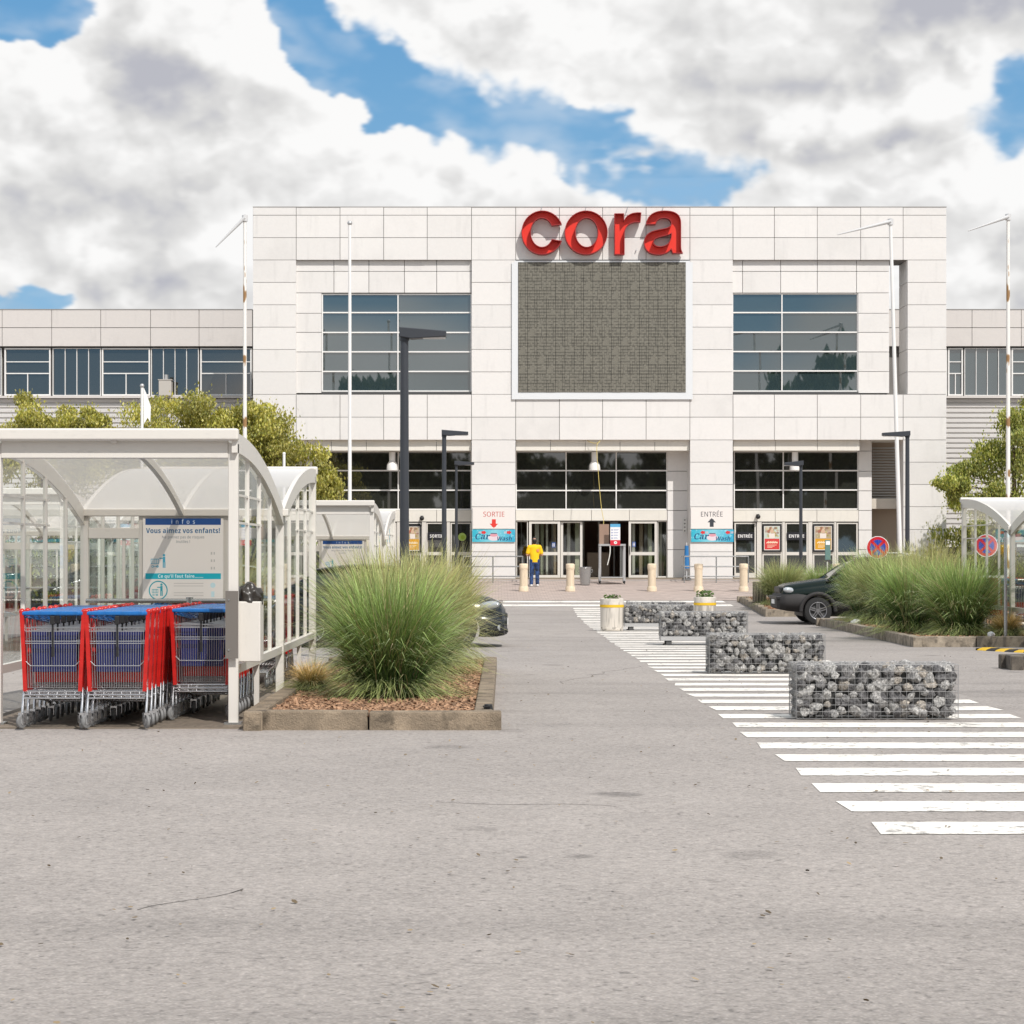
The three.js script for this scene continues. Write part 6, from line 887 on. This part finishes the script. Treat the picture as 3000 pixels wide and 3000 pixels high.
// ---------- trees ----------
function leafGeo(n, lobes, size, tones, clumps = 9) {
  const p = [], c = [], id = [], tufts = [];
  for (const l of lobes) for (let k = 0; k < clumps; k++) { let d; do { d = V(rr(-1, 1), rr(-1, 1), rr(-1, 1)); } while (d.lengthSq() > 1); tufts.push([l[0] + d.x * l[3], l[1] + d.y * l[4], l[2] + d.z * l[3], (l[3] + l[4]) * rr(0.14, 0.26), rr(0.75, 1.25)]); }
  for (let k = 0; k < n; k++) {
    const T2 = tufts[Math.floor(rnd() * tufts.length)], sp = k % 9 ? 1 : 1.7; let d; do { d = V(rr(-1, 1), rr(-1, 1), rr(-1, 1)); } while (d.lengthSq() > 1);
    const q = V(T2[0] + d.x * T2[3] * sp, T2[1] + d.y * T2[3] * 0.8 * sp, T2[2] + d.z * T2[3] * sp);
    const a = rnd() * 6.28, e = rr(-0.9, 0.9), w = size * rr(0.6, 1.3), ux = V(Math.cos(a), 0, Math.sin(a)), uy = V(-Math.sin(a) * Math.sin(e), Math.cos(e), Math.cos(a) * Math.sin(e)), o = p.length / 3;
    for (const [x, y] of [[-0.3, 0], [0, -0.55], [0.3, 0], [0, 0.6]]) p.push(q.x + (ux.x * x + uy.x * y) * w, q.y + (ux.y * x + uy.y * y) * w, q.z + (ux.z * x + uy.z * y) * w);
    id.push(o, o + 1, o + 2, o, o + 2, o + 3); const t = tones[Math.floor(rnd() * tones.length)], s = rr(0.7, 1.25) * T2[4]; for (let i = 0; i < 4; i++) c.push(t[0] * s, t[1] * s, t[2] * s);
  }
  const g = new THREE.BufferGeometry(); g.setAttribute('position', new THREE.Float32BufferAttribute(p, 3)); g.setAttribute('color', new THREE.Float32BufferAttribute(c, 3)); g.setIndex(id); g.computeVertexNormals(); return g;
}
const olive = [[0.46, 0.45, 0.07], [0.55, 0.5, 0.1], [0.3, 0.32, 0.05], [0.62, 0.57, 0.18]], green = [[0.36, 0.41, 0.06], [0.45, 0.47, 0.08], [0.57, 0.55, 0.15], [0.2, 0.25, 0.04]], dark = [[0.06, 0.085, 0.022], [0.09, 0.115, 0.03], [0.045, 0.065, 0.018]];
function tree(label, x, z, h, lobes, n, tones, size = 0.11, name = 'tree') {
  const o = thing(name, label, 'tree', [x, gy(z), z]); part(o, 'crown', leafGeo(n, lobes, size, tones), MAT.leaf);
  const br = [bar(V(0, 0, 0), V(0.05, h * 0.45, 0), 0.13, 10, 0.09), bar(V(0.05, h * 0.45, 0), V(0, h * 0.75, 0.05), 0.09, 8, 0.04)]; for (const l of lobes) br.push(bar(V(0.03, h * rr(0.3, 0.5), 0), V(l[0] * 0.85, l[1] + l[4] * 0.2, l[2] * 0.85), 0.045, 6, 0.012)); part(o, 'trunk', join(br), MAT.bark); return o;
}
reseed(909);
tree('olive green bushy tree above the far left of the shelter roof', -15.9, -74, 7.4, [[0, 6.1, 0.3, 1.5, 0.9], [0, 4.8, 0, 1.7, 1.2], [-1.4, 4.4, 0.3, 1.5, 1.2], [1.2, 4.6, 0.2, 1.4, 1.1], [0.3, 3.2, 0.2, 1.9, 1.1], [-0.2, 5.6, 0, 1.3, 0.7], [2.2, 4.5, 0.2, 1.2, 1.0], [1.6, 5.6, 0, 1.0, 0.6]], 38000, olive, 0.1);
tree('olive green tree above the shelter, left of the tall white front', -10.5, -73, 7.4, [[-0.6, 6.1, 0, 1.6, 0.8], [1.8, 5.2, 0.2, 1.3, 1.1], [0, 4.6, 0, 1.8, 1.2], [-1.6, 4.3, 0.3, 1.6, 1.1], [1.3, 4.9, 0.2, 1.3, 1.0], [0.2, 3.2, 0.2, 2.1, 1.1], [0.2, 5.6, 0, 1.5, 0.8], [-2.4, 4.9, 0, 1.3, 1.0], [0.8, 5.9, 0.1, 1.2, 0.8], [2.4, 4.6, 0.2, 1.2, 1.0]], 44000, olive, 0.1);
tree('yellow-green tree spreading in front of the left end of the tall front', -7.5, -72, 6.6, [[-0.7, 5.4, 0.1, 1.1, 0.9], [0.3, 4.6, 0, 1.2, 0.9], [0, 3.9, 0, 1.3, 1.0], [-0.9, 4.8, 0.2, 1.2, 0.9], [0.9, 3.4, 0.2, 1.1, 0.9], [-0.2, 2.6, 0, 1.6, 0.9], [1.6, 2.9, 0.1, 0.9, 1.0], [-1.6, 4.6, 0, 1.2, 1.1], [0.9, 4.3, 0.2, 1.0, 0.8], [1.4, 3.7, 0.1, 0.7, 0.6]], 34000, olive, 0.1);
tree('green tree at the right edge throwing shade on the end pier', 18.6, -76.6, 7, [[0, 4.7, 0, 1.6, 1.3], [-1.6, 3.6, 0.2, 1.2, 0.9], [1.3, 4.8, 0, 1.7, 1.4], [0.1, 3.2, 0.3, 1.9, 1.2], [-2.3, 3.6, 0.1, 0.7, 0.4], [0.6, 5.9, 0, 1.0, 0.8], [-0.5, 2.3, 0, 1.4, 0.9]], 45000, green, 0.1);
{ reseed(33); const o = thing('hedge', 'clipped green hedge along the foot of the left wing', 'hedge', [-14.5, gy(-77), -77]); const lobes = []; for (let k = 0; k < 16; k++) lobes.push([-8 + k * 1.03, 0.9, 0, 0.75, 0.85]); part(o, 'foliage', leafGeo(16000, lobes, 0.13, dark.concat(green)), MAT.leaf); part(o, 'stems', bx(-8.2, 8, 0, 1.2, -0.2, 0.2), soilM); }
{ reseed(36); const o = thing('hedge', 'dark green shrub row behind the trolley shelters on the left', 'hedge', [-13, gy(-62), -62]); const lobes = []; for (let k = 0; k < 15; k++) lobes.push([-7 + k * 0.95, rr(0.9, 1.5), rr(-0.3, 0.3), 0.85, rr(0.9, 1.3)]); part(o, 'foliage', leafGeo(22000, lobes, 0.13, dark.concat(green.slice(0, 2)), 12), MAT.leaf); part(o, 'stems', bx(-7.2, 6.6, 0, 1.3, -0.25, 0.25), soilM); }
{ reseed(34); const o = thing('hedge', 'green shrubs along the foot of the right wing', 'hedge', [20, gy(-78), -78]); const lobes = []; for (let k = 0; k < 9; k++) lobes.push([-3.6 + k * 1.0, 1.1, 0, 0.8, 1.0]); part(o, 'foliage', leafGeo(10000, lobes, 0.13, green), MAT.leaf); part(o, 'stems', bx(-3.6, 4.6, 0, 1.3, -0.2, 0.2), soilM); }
{ // the wood on the far side of the car park, behind the viewer, that the windows mirror
  reseed(55); const base = leafGeo(2600, [[0, 6.5, 0, 3, 2.6], [1.6, 8.6, 0.4, 2.4, 2.2], [-1.7, 8, 0, 2.4, 2], [0, 10.5, 0, 2, 1.9], [0.3, 4, 0.2, 3, 1.8]], 0.75, dark), n = 44, im = new THREE.InstancedMesh(base, MAT.leaf, n);
  im.name = 'woodland'; im.userData = { kind: 'stuff', label: 'dark row of tall trees across the car park, mirrored in the shop windows', category: 'woodland' }; const m = new THREE.Matrix4(); im.castShadow = im.receiveShadow = true;
  for (let k = 0; k < n; k++) { const sc = rr(0.8, 1.25) * (k % 7 === 3 ? 1.45 : 1); m.compose(V(-75 + k * 3.5 + rr(-1, 1), 0, 52 + (k % 2) * 5 + rr(-1, 1)), new THREE.Quaternion().setFromAxisAngle(V(0, 1, 0), rnd() * 6), V(sc, sc * rr(0.85, 1.2), sc)); im.setMatrixAt(k, m); }
  scene.add(im);
}
renderer.render(scene, camera);
